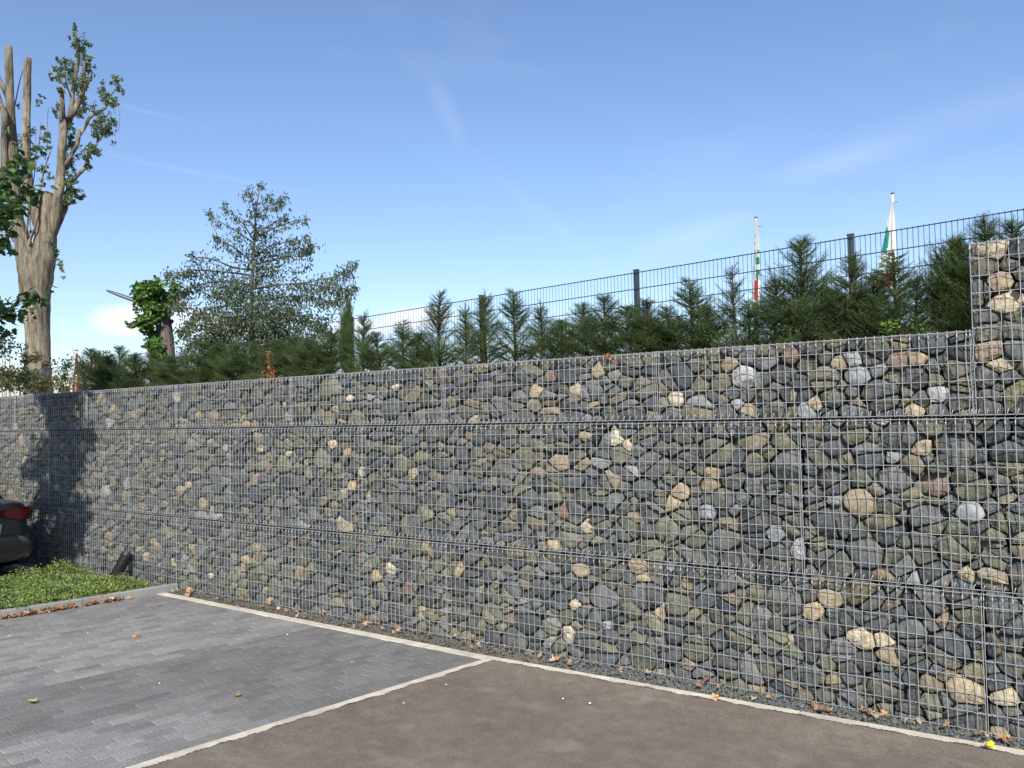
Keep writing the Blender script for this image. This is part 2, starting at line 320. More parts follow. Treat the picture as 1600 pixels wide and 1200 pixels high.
# ------------------------------------------------------------------ gabion wall
GREYS = [(.074, .080, .080), (.060, .067, .070), (.090, .096, .094), (.050, .056, .059), (.108, .112, .108), (.080, .083, .077)]
OLIVE = [(.100, .102, .072), (.084, .088, .066), (.120, .116, .080), (.118, .112, .086), (.082, .090, .074), (.140, .124, .082), (.130, .126, .098)]
TAN = [(.32, .255, .155), (.26, .205, .13), (.35, .295, .20), (.31, .25, .165)]
RUST = [(.17, .125, .095), (.15, .108, .08), (.20, .15, .11)]
PALE = [(.24, .25, .255), (.19, .20, .21), (.29, .295, .285)]
def stone_col():
    q = random.random()
    if q < .56: return jit(random.choice(GREYS), .22)
    if q < .945: return jit(random.choice(OLIVE), .2)
    if q < .968: return tuple(v*.72 for v in jit(random.choice(TAN), .2))
    if q < .978: return jit(random.choice(RUST), .15)
    return tuple(v*.75 for v in jit(random.choice(PALE), .15))
# stones that stand out in the photograph: pixel, radius (m), aspect, colour
SP = [(1340,786,.085,'T'),(1053,624,.055,'W'),(1157,590,.075,'P'),(1336,590,.055,'P'),(1328,558,.045,'P'),(1258,640,.05,'P'),(1463,618,.045,'P'),(1150,632,.035,'P'),
 (1268,632,.045,'T'),(1305,566,.045,'T'),(1135,570,.045,'T'),(1232,555,.055,'R'),(1400,563,.055,'R'),(1430,560,.045,'T'),(1425,640,.04,'T'),(960,685,.055,'W'),(975,694,.045,'W'),
 (910,682,.045,'T'),(963,712,.065,'O'),(815,686,.055,'O'),(836,692,.045,'O'),(835,740,.045,'R'),(975,596,.05,'O'),(893,608,.045,'T'),(857,588,.045,'R'),(835,612,.045,'T'),(930,578,.045,'T'),
 (727,680,.04,'R'),(736,655,.03,'T'),(870,722,.07,'T'),(870,800,.06,'R'),(910,825,.05,'T'),(1060,770,.06,'T'),(1050,785,.05,'T'),(860,855,.045,'T'),(995,890,.06,'T'),(905,893,.06,'T'),
 (883,992,.05,'W'),(1000,900,.05,'T'),(790,892,.05,'O'),(684,885,.045,'O'),(608,890,.05,'W'),(630,922,.05,'R'),(585,902,.045,'T'),(895,945,.035,'T'),(880,965,.05,'O'),
 (1345,1000,.06,'W'),(1388,1028,.045,'T'),(1295,937,.06,'T'),(1270,955,.05,'T'),(1375,905,.05,'R'),(1070,915,.045,'T'),(1510,900,.04,'T'),(1505,1080,.075,'T'),(1575,1092,.05,'T'),(1450,1070,.05,'O'),
 (1375,1000,.03,'W'),(1450,1100,.05,'O'),(1030,960,.05,'T'),(1180,930,.06,'O'),(980,955,.06,'O'),(560,740,.03,'W'),(545,622,.035,'W'),(518,640,.045,'T'),(613,605,.025,'W'),(575,620,.03,'P'),
 (445,710,.03,'W'),(515,695,.035,'W'),(540,706,.04,'T'),(545,760,.05,'T'),(535,770,.03,'T'),(350,700,.035,'P'),(355,725,.035,'R'),(285,755,.04,'T'),(270,618,.04,'T'),(305,650,.035,'T'),(380,662,.035,'T'),
 (440,630,.03,'W'),(405,700,.03,'T'),(380,875,.045,'T'),(325,900,.035,'W'),(295,858,.04,'T'),(285,870,.035,'P'),(225,870,.05,'T'),(265,880,.045,'T'),(310,805,.035,'P'),(395,670,.03,'T'),
 (520,790,.03,'R'),(570,780,.03,'T'),(400,855,.035,'T'),(1555,390,.055,'T'),(1565,440,.055,'T'),(1575,468,.065,'T'),(1545,548,.055,'R'),(1560,570,.045,'T'),(1490,578,.055,'O'),(1590,390,.05,'G'),
 (640,740,.05,'T'),(650,960,.05,'T'),(555,965,.045,'O'),(760,700,.04,'R'),(1100,800,.05,'P'),(1515,800,.06,'P'),(1250,860,.06,'P'),(1030,700,.05,'O'),(1220,690,.055,'O'),(1290,560,.04,'O'),(1580,1040,.06,'G'),
 (700,628,.05,'O'),(1090,600,.05,'O'),(1165,640,.04,'T'),(1300,700,.06,'G'),(1140,875,.06,'G'),(1180,1085,.05,'T'),(1070,1040,.045,'R'),(1110,740,.04,'T'),(1440,700,.05,'T'),(170,640,.035,'T'),(60,650,.03,'T'),
 (140,790,.04,'R'),(65,830,.04,'T'),(85,760,.035,'T'),(200,700,.04,'T'),(35,720,.035,'T'),(20,665,.03,'W')]
PAL = {'T': TAN, 'W': [(.44, .375, .25), (.40, .36, .265)], 'P': PALE, 'R': RUST, 'O': OLIVE, 'G': GREYS}
SPW = []
for (px, py, r, k) in SP:
    w = at(px, py, 0); SPW.append((w[0], w[2], r, jit(random.choice(PAL[k]), .07)))
AX = 1.22      # stones lie: wider than high
def pack(x0, x1, z0, z1, rmin=.038, rmax=.108, special=True, dens=1.0):
    w = (x1-x0)/AX; h = z1-z0; pts = []; 
    if special:
        for (sx, sz, r, c) in SPW:
            if x0 < sx < x1 and z0 < sz < z1: pts.append(((sx-x0)/AX, sz-z0, r, c))
    def ok(x, y, r, f):
        for (a, b, q, _) in grid_near(x, y):
            if (a-x)**2+(b-y)**2 < ((r+q)*f)**2: return False
        return True
    cell = .2; grid = {}
    def put(p): grid.setdefault((int(p[0]/cell), int(p[1]/cell)), []).append(p)
    def grid_near(x, y):
        i, j = int(x/cell), int(y/cell)
        for a in (-1, 0, 1):
            for b in (-1, 0, 1): yield from grid.get((i+a, j+b), ())
    for p in pts: put(p)
    for r_lo, r_hi, tries in ((.082, rmax, int(40*w*h)), (.064, .083, int(170*w*h)), (.046, .065, int(500*w*h)), (rmin, .047, int(500*w*h)), (.020, .036, int(600*w*h))):
        for _ in range(tries):
            r = random.uniform(r_lo, r_hi)*dens; x = random.uniform(r*.6, w-r*.6); y = random.uniform(r*.6, h-r*.6)
            if ok(x, y, r, .88): p = (x, y, r, None); pts.append(p); put(p)
    cells = []
    for i, (x, y, r, c) in enumerate(pts):
        poly = [(0, 0), (w, 0), (w, h), (0, h)]
        near = sorted(((q[0]-x)**2+(q[1]-y)**2, j) for j, q in enumerate(pts) if j != i and abs(q[0]-x) < .42 and abs(q[1]-y) < .42)
        for d2, j in near[:26]:
            q = pts[j]; nx, ny = q[0]-x, q[1]-y
            cc = (q[0]**2+q[1]**2-x*x-y*y+r*r-q[2]**2)/2
            poly = clip_poly(poly, (nx, ny), cc)
            if len(poly) < 3: break
        if len(poly) < 3: continue
        poly = [(x0+p[0]*AX, z0+p[1]) for p in poly]
        ar = .5*abs(sum(poly[k][0]*poly[(k+1) % len(poly)][1]-poly[(k+1) % len(poly)][0]*poly[k][1] for k in range(len(poly))))
        if c is None and ar > .0075 and random.random() < min(.8, .30+(ar-.0075)*40):
            mx_ = sum(p[0] for p in poly)/len(poly); mz_ = sum(p[1] for p in poly)/len(poly)
            ta = random.gauss(0, .55) if random.random() < .7 else random.uniform(-1.57, 1.57)
            nx, nz = -math.sin(ta), math.cos(ta); of = random.uniform(-.35, .35)*math.sqrt(ar)*.5; cc = mx_*nx+mz_*nz+of
            for sg in (1, -1):
                q = clip_poly(poly, (nx*sg, nz*sg), cc*sg)
                if len(q) > 2: cells.append((q, None))
            continue
        cells.append((poly, c))
    return cells
def stone_geo(b, poly, col, yf, N=16, shrink=.0022, thick=.10, rings=(1., .95, .84, .62, .32), origin=(0, 0, 0), pe=None, flat=False):
    P = np.array(poly); A = 0; cx = cz = 0
    for i in range(len(P)):
        q = P[(i+1) % len(P)]; cr = P[i][0]*q[1]-q[0]*P[i][1]; A += cr; cx += (P[i][0]+q[0])*cr; cz += (P[i][1]+q[1])*cr
    if abs(A) < 1e-5: return False
    cx /= 3*A; cz /= 3*A; area = abs(A)/2
    R = []; ph = random.uniform(0, 1)
    E = [(P[i], P[(i+1) % len(P)]) for i in range(len(P))]
    rm = math.sqrt(area/math.pi)
    ang = []; crn = set()
    for v in sorted(math.atan2(q[1]-cz, q[0]-cx) for q in P):
        if not ang or v-ang[-1] > .16: ang.append(v); crn.add(v)
    while len(ang) < N:                       # corners of the stone first, then points along its edges
        gaps = [((ang[(i+1) % len(ang)]-ang[i]) % (2*math.pi) or 2*math.pi, i) for i in range(len(ang))]
        gmax, i = max(gaps); ang.append(ang[i]+gmax/2); ang = sorted((a+math.pi) % (2*math.pi)-math.pi for a in ang)
    ang = ang[:N] if len(ang) > N else ang
    N = len(ang)
    for k in range(N):
        th = ang[k]; dx, dz = math.cos(th), math.sin(th); best = 9
        for p, q in E:
            ex, ez = q[0]-p[0], q[1]-p[1]; ln = math.hypot(ex, ez)
            if ln < 1e-6: continue
            nx, nz = ez/ln, -ex/ln
            dist = (p[0]-cx)*nx+(p[1]-cz)*nz
            if dist < 0: nx, nz, dist = -nx, -nz, -dist
            den = dx*nx+dz*nz
            if den > 1e-6: best = min(best, max(.004, dist-shrink)/den)
        R.append(min(best, rm*2.1))
    R = np.array(R)*np.array([random.uniform(.86, .99) if min(abs(a-c_) for c_ in crn) < 1e-6 else 1 for a in ang])
    Rs = (np.roll(R, 1)+np.roll(R, -1)+2*R)/4; s = random.uniform(.0, .12); R = np.minimum(R, R*(1-s)+Rs*s); R *= np.array([random.uniform(.972, 1.0) for _ in range(N)])
    e = min(.022, rm*random.uniform(.15, .4)); p = random.choice([4, 6, 8, 11])
    cuts = []
    for _ in range(random.choice([2, 3, 3, 4])):
        a = random.uniform(0, 6.283); sl = random.uniform(.12, .75); cuts.append((math.cos(a)*sl, math.sin(a)*sl, rm*sl*random.uniform(.0, .75)))
    vs = []; ox, oy, oz = origin
    def depth(dx, dz, t):
        d = e*t**p
        for (a, c_, o) in cuts: d = max(d, a*dx+c_*dz-o)
        return min(d, .07)
    for k in range(N):
        x = cx+math.cos(ang[k])*R[k]*.86; z = cz+math.sin(ang[k])*R[k]*.86; vs.append((x-ox, yf+thick-oy, z-oz))
    for t in rings:
        for k in range(N):
            dx = math.cos(ang[k])*R[k]*t; dz = math.sin(ang[k])*R[k]*t
            j = random.uniform(-.0022, .0022) if t < 1 else 0
            vs.append((cx+dx-ox+j, yf+depth(dx, dz, t)+j-oy+(.008 if t == 1. else 0), cz+dz-oz+j))
    vs.append((cx-ox, yf+depth(0, 0, 0)-oy, cz-oz)); m = len(rings)
    fs = [(r_*N+k, (r_+1)*N+k, (r_+1)*N+(k+1) % N, r_*N+(k+1) % N) for r_ in range(m) for k in range(N)]
    fs += [(m*N+k, (m+1)*N, m*N+(k+1) % N) for k in range(N)]
    fs = [tuple(reversed(f)) for f in fs]
    fs.append(tuple(range(N-1, -1, -1)))
    b.add(vs, fs, col); return True
WR = .00235
def wires(x0, x1, z0, z1, name, parent, phase, top_hook, bot_hook, lid=False, flip=False):
    b = MB(); yv = -.0040; nseg = max(4, int((z1-z0)/.1))
    nv = int(round((x1-x0)/.05)); xs_ = [x0+.006]+[x0+phase+.05*i for i in range(nv+1) if x0+.02 < x0+phase+.05*i < x1-.02]+[x1-.006]
    for xx in xs_:
        pts = []; a = random.uniform(-.0018, .0018); wob = 0
        bad = random.random() < .05
        for i in range(nseg+1):
            z = z0+(z1-z0)*i/nseg; k = math.sin(math.pi*i/nseg)
            wob = random.uniform(-.0016, .0016)+(random.uniform(-.008, .008) if bad and 0 < i < nseg else 0)
            pts.append((xx+a*k+wob, yv+random.uniform(-.0012, .0012)-.004*k, z))
        b.tube(pts, WR, 5, cap=False)
        if bot_hook:     # hooked tail of the wire, closed round the rail
            b.tube([(xx, yv, z0+.004), (xx+.003, -.010, z0-.008), (xx+.010, -.012, z0+.002), (xx+.013, -.011, z0+.020), (xx+.019, -.008, z0+.034)], [WR, WR, WR, WR*1.1, WR*.8], 5)
        if top_hook:     # knuckle where the wire is bent over the rail
            b.tube([(xx, -.005, z1-.045), (xx+.0005, -.0085, z1-.030), (xx+.001, -.009, z1-.022), (xx, -.006, z1-.012)], [WR, WR*1.7, WR*1.7, WR], 5)
            b.tube([(xx, yv, z1), (xx, -.001, z1+.008), (xx+.002, .010, z1+.004)], WR, 5)
        if lid:
            b.tube([(xx, yv, z1-.004), (xx-.004, .004, z1+.006), (xx-.006, .05, z1+.008), (xx-.006, .42, z1+.008)], WR, 4, cap=False)
    nh = int(round((z1-z0)/.1)); hz_ = [z0+.1*i for i in range(1, nh)]
    hz_ = [z for z in hz_ if z < z1-.05]
    for z in [z0]+hz_+[z1]:
        pts = []; m = int((x1-x0)/.2); dz = random.uniform(-.0025, .0025) if z in hz_ else 0
        for i in range(m+1): pts.append((x0+(x1-x0)*i/m, .0008+random.uniform(-.001, .001), z+dz+random.uniform(-.0012, .0012)))
        b.tube(pts, WR*(1.15 if z in (z0, z1) else 1), 5, cap=False)
    if lid:
        for i in range(1, 5): b.tube([(x0, .1*i, z1+.004), (x1, .1*i, z1+.004)], WR, 4, cap=False)
        for xe in (x0+.006, x1-.006):
            for i in range(1, 9): b.tube([(xe, .05*i, z1+.004), (xe, .05*i, z0)], WR, 4, cap=False)
            for z in hz_: b.tube([(xe, 0, z), (xe, .42, z)], WR, 4, cap=False)
    b.build(name, M['wire'], parent, smooth=True)
    # ties: at each horizontal wire near the vertical joint, twisted ends
    t = MB()
    for z in hz_:
        for (xe, sgn) in ((x0+.006, 1), (x1-.006, -1)):
            pts = []; n = 9
            for i in range(n):
                a = i*1.6+random.uniform(-.4, .4); pts.append((xe+sgn*(-.008+.055*i/n), -.0065+.0045*math.cos(a), z+.0055*math.sin(a)))
            t.tube(pts, WR*.85, 4)
    t.build('tie_wires', M['wire'], parent, smooth=True, kind='stuff')
def basket(x0, x1, z0, z1, label, mode, zs=None, **kw):
    o = empty('gabion_basket', ((x0+x1)/2, .2, z0), label, 'gabion basket', 'gabion baskets stacked into the wall')
    o0 = Vector(o.location)
    zs = z0 if zs is None else zs
    cells = pack(x0+.004, x1-.004, zs-.011, z1+.010)
    nst = 0; jn = MB(); N = 16 if mode == 'fine' else 11
    cells = [(p, c) for p, c in cells]
    for poly, c in cells:
        P = np.array(poly); cx, cz = P.mean(0); yf = random.uniform(.004, .026) if random.random() < .86 else random.uniform(.03, .055)
        col = c or stone_col()
        if mode == 'fine':
            b = MB()
            if stone_geo(b, poly, col, yf, N, origin=(cx, yf+.05, cz)):
                b.build('stone', M['stone'], o, loc=(cx-o0.x, yf+.05-o0.y, cz-o0.z), smooth=random.random() < .25); nst += 1
        else: stone_geo(jn, poly, col, yf, N, rings=(1., .88, .55), origin=tuple(o0))
    if mode != 'fine': jn.build('stones', M['stone'], o, kind='stuff')
    # second layer of stones, seen in the gaps
    b = MB()
    for poly, c in pack(x0+.02, x1-.02, zs, z1-.012, rmin=.05, special=False, dens=1.1):
        stone_geo(b, poly, stone_col(), random.uniform(.05, .08), 9, shrink=.001, thick=.10, rings=(1., .7), origin=tuple(o0))
    b.box(x0+.012-o0.x, x1-.012-o0.x, .17-o0.y, .43-o0.y, min(zs, z0)-o0.z, z1-.015-o0.z, (.09, .09, .09))
    b.build('inner_stones', M['stone'], o, kind='stuff')
    holder = bpy.data.objects.new('wire_cage', None)
    wires_obj(x0, x1, z0, z1, o, o0, **kw)
    return nst
def wires_obj(x0, x1, z0, z1, o, o0, **kw):
    n0 = set(o.children); wires(x0, x1, z0, z1, 'wire_mesh', o, **kw)
    for c in o.children:
        if c not in n0: c.location = -o0
B0, B1, B2, B3, B4 = -.16, .812, .835, 1.812, 2.318
def place_words(x0, x1, tier):
    xm = (x0+x1)/2
    if tier == 'column': return 'tall gabion basket rising above the wall top at the right edge of the picture'
    names = {'bottom': 'ground level gabion basket', 'middle': 'middle course gabion basket', 'top': 'low top course gabion basket'}
    spots = [(4.5, 'at the right edge of the picture'), (3.2, 'directly below the right hand raised basket'), (1.5, {'bottom': 'behind the brown asphalt bay with pale yellow boulders', 'middle': 'with one big tan boulder', 'top': 'with several pale white boulders, left of the raised basket'}[tier]),
             (0.2, {'bottom': 'where the pale kerbs meet', 'middle': 'above the corner of the pale kerbs', 'top': 'at the centre of the wall under the tall yews'}[tier]),
             (-1.5, {'bottom': 'behind the near end of the paved bay', 'middle': 'just left of centre of the wall', 'top': 'below the row of thin yew leaders'}[tier]),
             (-3.5, {'bottom': 'behind the middle of the grey paved bay', 'middle': 'left of centre, below the cherry tree', 'top': 'below the yews right of the cherry tree'}[tier]),
             (-5.5, {'bottom': 'beside the black plastic pipe and the raised kerb end', 'middle': 'above the black plastic pipe', 'top': 'under the cherry tree with the orange dry plant'}[tier]),
             (-7.5, {'bottom': 'in the tree shadow behind the planting bed', 'middle': 'darkened by the tree shadow', 'top': 'with the top of the tree shadow on it'}[tier]),
             (-9.5, 'next to the dark car at the left edge'), (-11.5, 'behind the dark car, left of the tree shadow'), (-99, 'far along the wall beyond the left edge')]
    for lim, w in spots:
        if xm > lim: return names[tier]+' '+w
cnt = 0
for i, x0 in enumerate(range(-13, 5, 2)):
    cnt += basket(x0, x0+2, B0, B1, place_words(x0, x0+2, 'bottom'), 'fine' if x0 >= -7 else 'far', zs=-.03, phase=.05, top_hook=True, bot_hook=False)
for x0 in range(-14, 6, 2):
    cnt += basket(x0, x0+2, B2, B3, place_words(x0, x0+2, 'middle'), 'fine' if x0 >= -8 else 'far', phase=.05, top_hook=True, bot_hook=True)
for x0 in range(-13, 3, 2):
    cnt += basket(x0, x0+2, B3+.022, B4, place_words(x0, x0+2, 'top'), 'fine' if x0 >= -7 else 'far', phase=.025, top_hook=True, bot_hook=True, lid=True)
cnt += basket(3.004, 5, B3+.022, 2.822, place_words(3, 5, 'column'), 'fine', phase=.05, top_hook=True, bot_hook=True, lid=True)
print('stones', cnt)
# ------------------------------------------------------------------ gravel strip and fallen leaves
def rock_chip(b, p, r, col):
    vs = []; 
    for (x, y, z) in [(1, 0, 0), (-1, 0, 0), (0, 1, 0), (0, -1, 0), (0, 0, 1), (0, 0, -1)]:
        k = random.uniform(.6, 1.2)*r; vs.append((p[0]+x*k+random.uniform(-.2, .2)*r, p[1]+y*k+random.uniform(-.2, .2)*r, p[2]+z*k*.7+random.uniform(-.2, .2)*r))
    b.add(vs, [(0, 2, 4), (2, 1, 4), (1, 3, 4), (3, 0, 4), (2, 0, 5), (1, 2, 5), (3, 1, 5), (0, 3, 5)], col)
gr = MB()
for _ in range(9000):
    x = random.uniform(-8, 5) if random.random() < .5 else random.uniform(0, 4.4); y1 = poly_y(x)+.002; y = random.uniform(y1, .02); r = random.choice([.004, .006, .008, .011, .016])
    rock_chip(gr, (x, y, .004+r*.4+max(0, (y-y1))*.12), r, jit(random.choice(GREYS+OLIVE[:2]), .25))
tag(gr.build('gravel_strip', M['gravel']), 'dark gravel chips between the pale kerb and the foot of the wall', 'gravel', kind='stuff')
LC = [(.60, .45, .28), (.52, .36, .2), (.44, .22, .12), (.36, .17, .09), (.50, .29, .16), (.54, .36, .21), (.26, .13, .075), (.56, .42, .26)]
def dry_leaf(b, p, s, col, up=.6):
    d = Vector((random.uniform(-1, 1), random.uniform(-1, 1), random.uniform(-.3, .5)*up)).normalized(); n = Vector((random.uniform(-1, 1)*up, random.uniform(-1, 1)*up, 1)).normalized(); sd = d.cross(n).normalized(); n = sd.cross(d)
    prof = [(0, 0), (.22, .22), (.30, .5), (.52, .42), (.55, .16), (.78, .30), (1, 0), (.78, -.30), (.55, -.16), (.52, -.42), (.30, -.5), (.22, -.22)]
    cu = random.uniform(.15, .6); cl = random.uniform(-.35, .35)
    vs = [tuple(Vector(p)+d*(a-.5)*s+sd*w*s+n*(cu*w*w*2+cl*(a-.5)**2*1.5+random.uniform(-.03, .03))*s) for a, w in prof]
    vs.append(tuple(Vector(p)+n*(cl*.02)*s)); m = len(prof)
    b.add(vs, [(i, (i+1) % m, m) for i in range(m)], col)
lt = MB()
for (px, py, n, sp) in [(150,948,6,.05),(176,947,14,.11),(188,946,6,.06),(5,972,10,.07),(25,968,12,.09),(45,965,14,.1),(62,962,16,.12),(75,958,22,.12),(95,954,20,.11),(115,952,6,.08)]:
    d = ray(px, py); q = CAM+d*(-CAM[2]/d[2])
    for _ in range(n):
        dl = random.gauss(0, sp); u = random.uniform(.008, .05)
        p = np.array([q[0], q[1]])+LKd*dl; s_ = (p-LK0)@LKn; p = p+LKn*(u-s_)
        dry_leaf(lt, (p[0], p[1], .025+random.uniform(0, .02)), random.uniform(.04, .075), jit(random.choice(LC), .15), 1)
tag(lt.build('leaf_drift', M['dryleaf']), 'orange brown dry leaves drifted against the raised grey kerb', 'fallen leaves', kind='stuff')
lt = MB()
for (px, n) in [(268,3),(282,6),(292,7),(302,4),(316,3),(345,3),(370,4),(417,5),(428,3),(455,2),(490,4),(500,3),(548,2),(570,3),(600,3),(625,4),(632,3),(672,2),(705,3),(730,3),(755,4),(790,3),(838,2),(868,3),(885,4),(890,3),(940,1),(985,2),(1000,1),(1090,2),(1118,3),(1180,3),(1270,4),(1280,4),(1350,5),(1358,3),(1365,3),(1385,2),(1430,3),(1460,1),(1480,2),(1515,2),(1560,4),(1570,3),(1580,3)]:
    w = at(px, 1000, -.08); x = w[0]
    for _ in range(n):
        xx = x+random.gauss(0, .035); y = random.uniform(poly_y(xx)-.01, .0)-.01
        dry_leaf(lt, (xx, y, .035+random.uniform(0, .035)), random.uniform(.025, .06), jit(random.choice(LC), .15), 1.3)
tag(lt.build('leaf_litter', M['dryleaf']), 'dry orange leaves scattered on the gravel along the foot of the wall', 'fallen leaves', kind='stuff')
def single_leaf(px, py, s, col, label, cat='leaf', z=.03, up=.8):
    d = ray(px, py); q = CAM+d*((z-CAM[2])/d[2]); b = MB(); dry_leaf(b, (0, 0, .005), s, col, up); dry_leaf(b, (.01, .004, .008), s*.8, jit(col, .1), up)
    o = b.build('fallen_leaf', M['dryleaf'], loc=(q[0], q[1], z-.006)); tag(o, label, cat, 'fallen leaves lying on the ground')
single_leaf(48, 1096, .075, (.62, .52, .13), 'pale yellow leaf lying alone near the left edge of the paving', up=.3)
single_leaf(370, 1085, .05, (.30, .27, .10), 'small curled olive leaf standing up in the middle of the paving', up=2)
single_leaf(213, 993, .075, (.62, .36, .18), 'orange brown leaf lying flat on the far paving')
single_leaf(1545, 1163, .06, (.75, .62, .05), 'bright yellow leaf on the gravel at the right end', z=.05)
single_leaf(1118, 1089, .06, (.66, .40, .18), 'orange leaf at the kerb beside the brown asphalt', z=.04)
single_leaf(247, 945, .06, (.55, .26, .12), 'brown leaf lying beside the inner corner of the raised kerb')
wl = MB()
for _ in range(5): dry_leaf(wl, (random.uniform(-.01, .01), random.uniform(-.01, .01), random.uniform(0, .05)), .05, jit((.62, .28, .12), .1), 1.5)
w = at(951, 556, -.01); tag(wl.build('dry_leaf', M['dryleaf'], loc=(w[0], w[1], w[2]-.02)), 'curled orange leaf stuck on the top rail of the wall', 'leaf', 'fallen leaves lying on the ground')
for (px, py) in [(15,994),(137,989),(249,1068),(550,1035),(449,992),(697,1070),(880,1092),(631,1099),(922,1099)]:
    d = ray(px, py); q = CAM+d*((.016-CAM[2])/d[2]); b = MB(); rock_chip(b, (0, 0, 0), .008, (.7, .68, .62)); tag(b.build('pebble', M['gravel'], loc=(q[0], q[1], .018)), {15: 'tiny white chip on the paving at the left edge', 137: 'tiny white chip on the paving below the planting bed', 249: 'tiny white chip on the paving between the yellow and the orange leaf', 550: 'tiny white chip at the middle of the dark paving', 449: 'tiny white chip on the far paving near the wall kerb', 697: 'white chip on the brown asphalt nearest the kerb corner', 880: 'tiny white chip on the asphalt farthest right', 631: 'small white chip on the asphalt beside the dividing kerb', 922: 'white chip on the open brown asphalt'}[px], 'pebble', 'white stone chips on the ground')
gt = MB()
for _ in range(1500):
    px, py = random.uniform(-50, 1650), random.uniform(925, 1230); d = ray(px, py); q = CAM+d*((.014-CAM[2])/d[2])
    if q[1] > poly_y(q[0])-KW-.02 or q[0] < -4.9+.155*(q[1]) : continue
    z = .016 if (np.array([q[0], q[1]])-DK0)@DKn < .05 else .002
    rock_chip(gt, (q[0], q[1], z), random.choice([.0012, .0018, .0025, .0035]), jit(random.choice(GREYS+PALE+OLIVE), .3))
tag(gt.build('grit', M['gravel']), 'fine grit and stone crumbs scattered over the parking bays', 'grit', kind='stuff')
# ------------------------------------------------------------------ foliage tools
def leaf_quads(P, D, Nn, ln, wd, C, mb):
    """P base points, D directions, Nn normals-ish, ln/wd arrays: rhombic folded leaves (two tris as one quad)"""
    D = unit(D); Sd = unit(np.cross(D, Nn)); Nu = np.cross(Sd, D)
    ln = np.asarray(ln)[:, None]; wd = np.asarray(wd)[:, None]
    a = P; b = P+D*ln*.5+Sd*wd*.5+Nu*ln*.06; c = P+D*ln-Nu*ln*.12; d = P+D*ln*.5-Sd*wd*.5+Nu*ln*.06
    mb.quads(np.stack([a, b, c, d], axis=1), C)
def cols(base, n, a=.2):
    base = np.array(base); idx = rng.integers(0, len(base), n); return np.clip(base[idx]*(1+rng.uniform(-a, a, (n, 1))), .004, 1)
# ------------------------------------------------------------------ yews
YEW = [(.12, .185, .064), (.09, .15, .058), (.155, .22, .072), (.21, .26, .085), (.075, .115, .056)]
def yew_mesh(seed, H=1.0, W=.34, col=YEW, fat=1., leader=.3, nb=None, kind='cone'):
    r = np.random.default_rng(seed); rd = random.Random(seed); nd = MB(); wd = MB()
    lean = rd.uniform(-.05, .05)
    lead = [(lean*z*z+.01*math.sin(5*z+seed), .01*math.cos(4*z+seed), z) for z in np.linspace(0, H, 9)]
    wd.tube(lead, [.016*(1-.8*i/8)+.003 for i in range(9)], 5, (.10, .075, .05))
    nb = nb or int(135*fat)
    Ps = []; Ds = []; Ls = []
    def twig(p, d, L, upness=.35, need=.024):
        n = max(5, int(L/.0044)); t = np.linspace(0, 1, n)
        curve = np.array(p)+np.outer(t*L, d)+np.outer((t**2)*L*upness, [0, 0, 1.])*.5
        side = np.cross(d, [0, 0, 1.]); side = side/max(np.linalg.norm(side), 1e-6)
        up = np.cross(side, d)
        sg = np.where(np.arange(n) % 2 == 0, 1., -1.)[:, None]
        dirs = np.array(d)*.62+side*sg*(.78)+up*r.uniform(-.25, .45, (n, 1))
        Ps.append(curve); Ds.append(dirs); Ls.append(np.full(n, need)*(1-.45*t)*r.uniform(.75, 1.15, n))
    for i in range(nb):
        z = H*(rd.random()**.85)*.97+.0
        q = z/H
        if kind == 'cone': R = W*((1-q)**1.15)*rd.uniform(.5, 1.12)+.045
        elif kind == 'column': R = W*(.55*(1-q**3)+.05)*rd.uniform(.6, 1.1)
        else: R = W*(1-q**1.3)*rd.uniform(.6, 1.05)+.035
        if q > 1-leader: R = min(R, .13*(1.12-q)/.3*rd.uniform(.7, 1.2)+.035)
        a = rd.uniform(0, 6.283); el = rd.uniform(.3, .95) if kind != 'column' else rd.uniform(.9, 1.35)
        d0 = np.array([math.cos(a)*math.cos(el), math.sin(a)*math.cos(el), math.sin(el)])
        c0 = np.array([lean*z*z+.01*math.sin(5*z+seed), .01*math.cos(4*z+seed), z])
        L_ = R/max(.35, math.cos(el)); L_ = min(L_, H*1.05-z+.12)
        tip = c0+d0*L_+np.array([0, 0, .08*L_])
        wd.tube([tuple(c0), tuple(c0+d0*L_*.5), tuple(tip)], [.0045, .003, .0012], 4, (.09, .085, .045), cap=False)
        twig(c0+d0*L_*.25, d0, L_*.8)
        ns_ = max(2, int(L_/.026))
        for s in range(ns_):
            f = .18+.8*(s+.5)/ns_; p = c0+d0*L_*f
            sd = np.cross(d0, [0, 0, 1.]); sd /= np.linalg.norm(sd)
            dd = d0*.72+sd*(1 if s % 2 else -1)*rd.uniform(.5, .95)+np.array([0, 0, rd.uniform(-.2, .5)]); dd /= np.linalg.norm(dd)
            twig(p, dd, min(.13, .035+.32*L_*(1.15-f))*rd.uniform(.7, 1.2))
    twig(np.array(lead[-2]), np.array([0, 0, 1.]), H*.14, 0)
    P = np.concatenate(Ps); D = np.concatenate(Ds); Ln = np.concatenate(Ls); n = len(P)
    C = cols(col, n, .25)
    zf = np.clip(P[:, 2]/H, 0, 1)[:, None]; C = C*(1+.15*(r.random((n, 1)) > .93)*4)
    leaf_quads(P, D, np.tile([0, 0, 1.], (n, 1))+r.uniform(-.5, .5, (n, 3)), Ln, np.full(n, .0044), C, nd)
    return nd.mesh('needles', M['needle']), wd.mesh('trunk', M['bark'], True), n
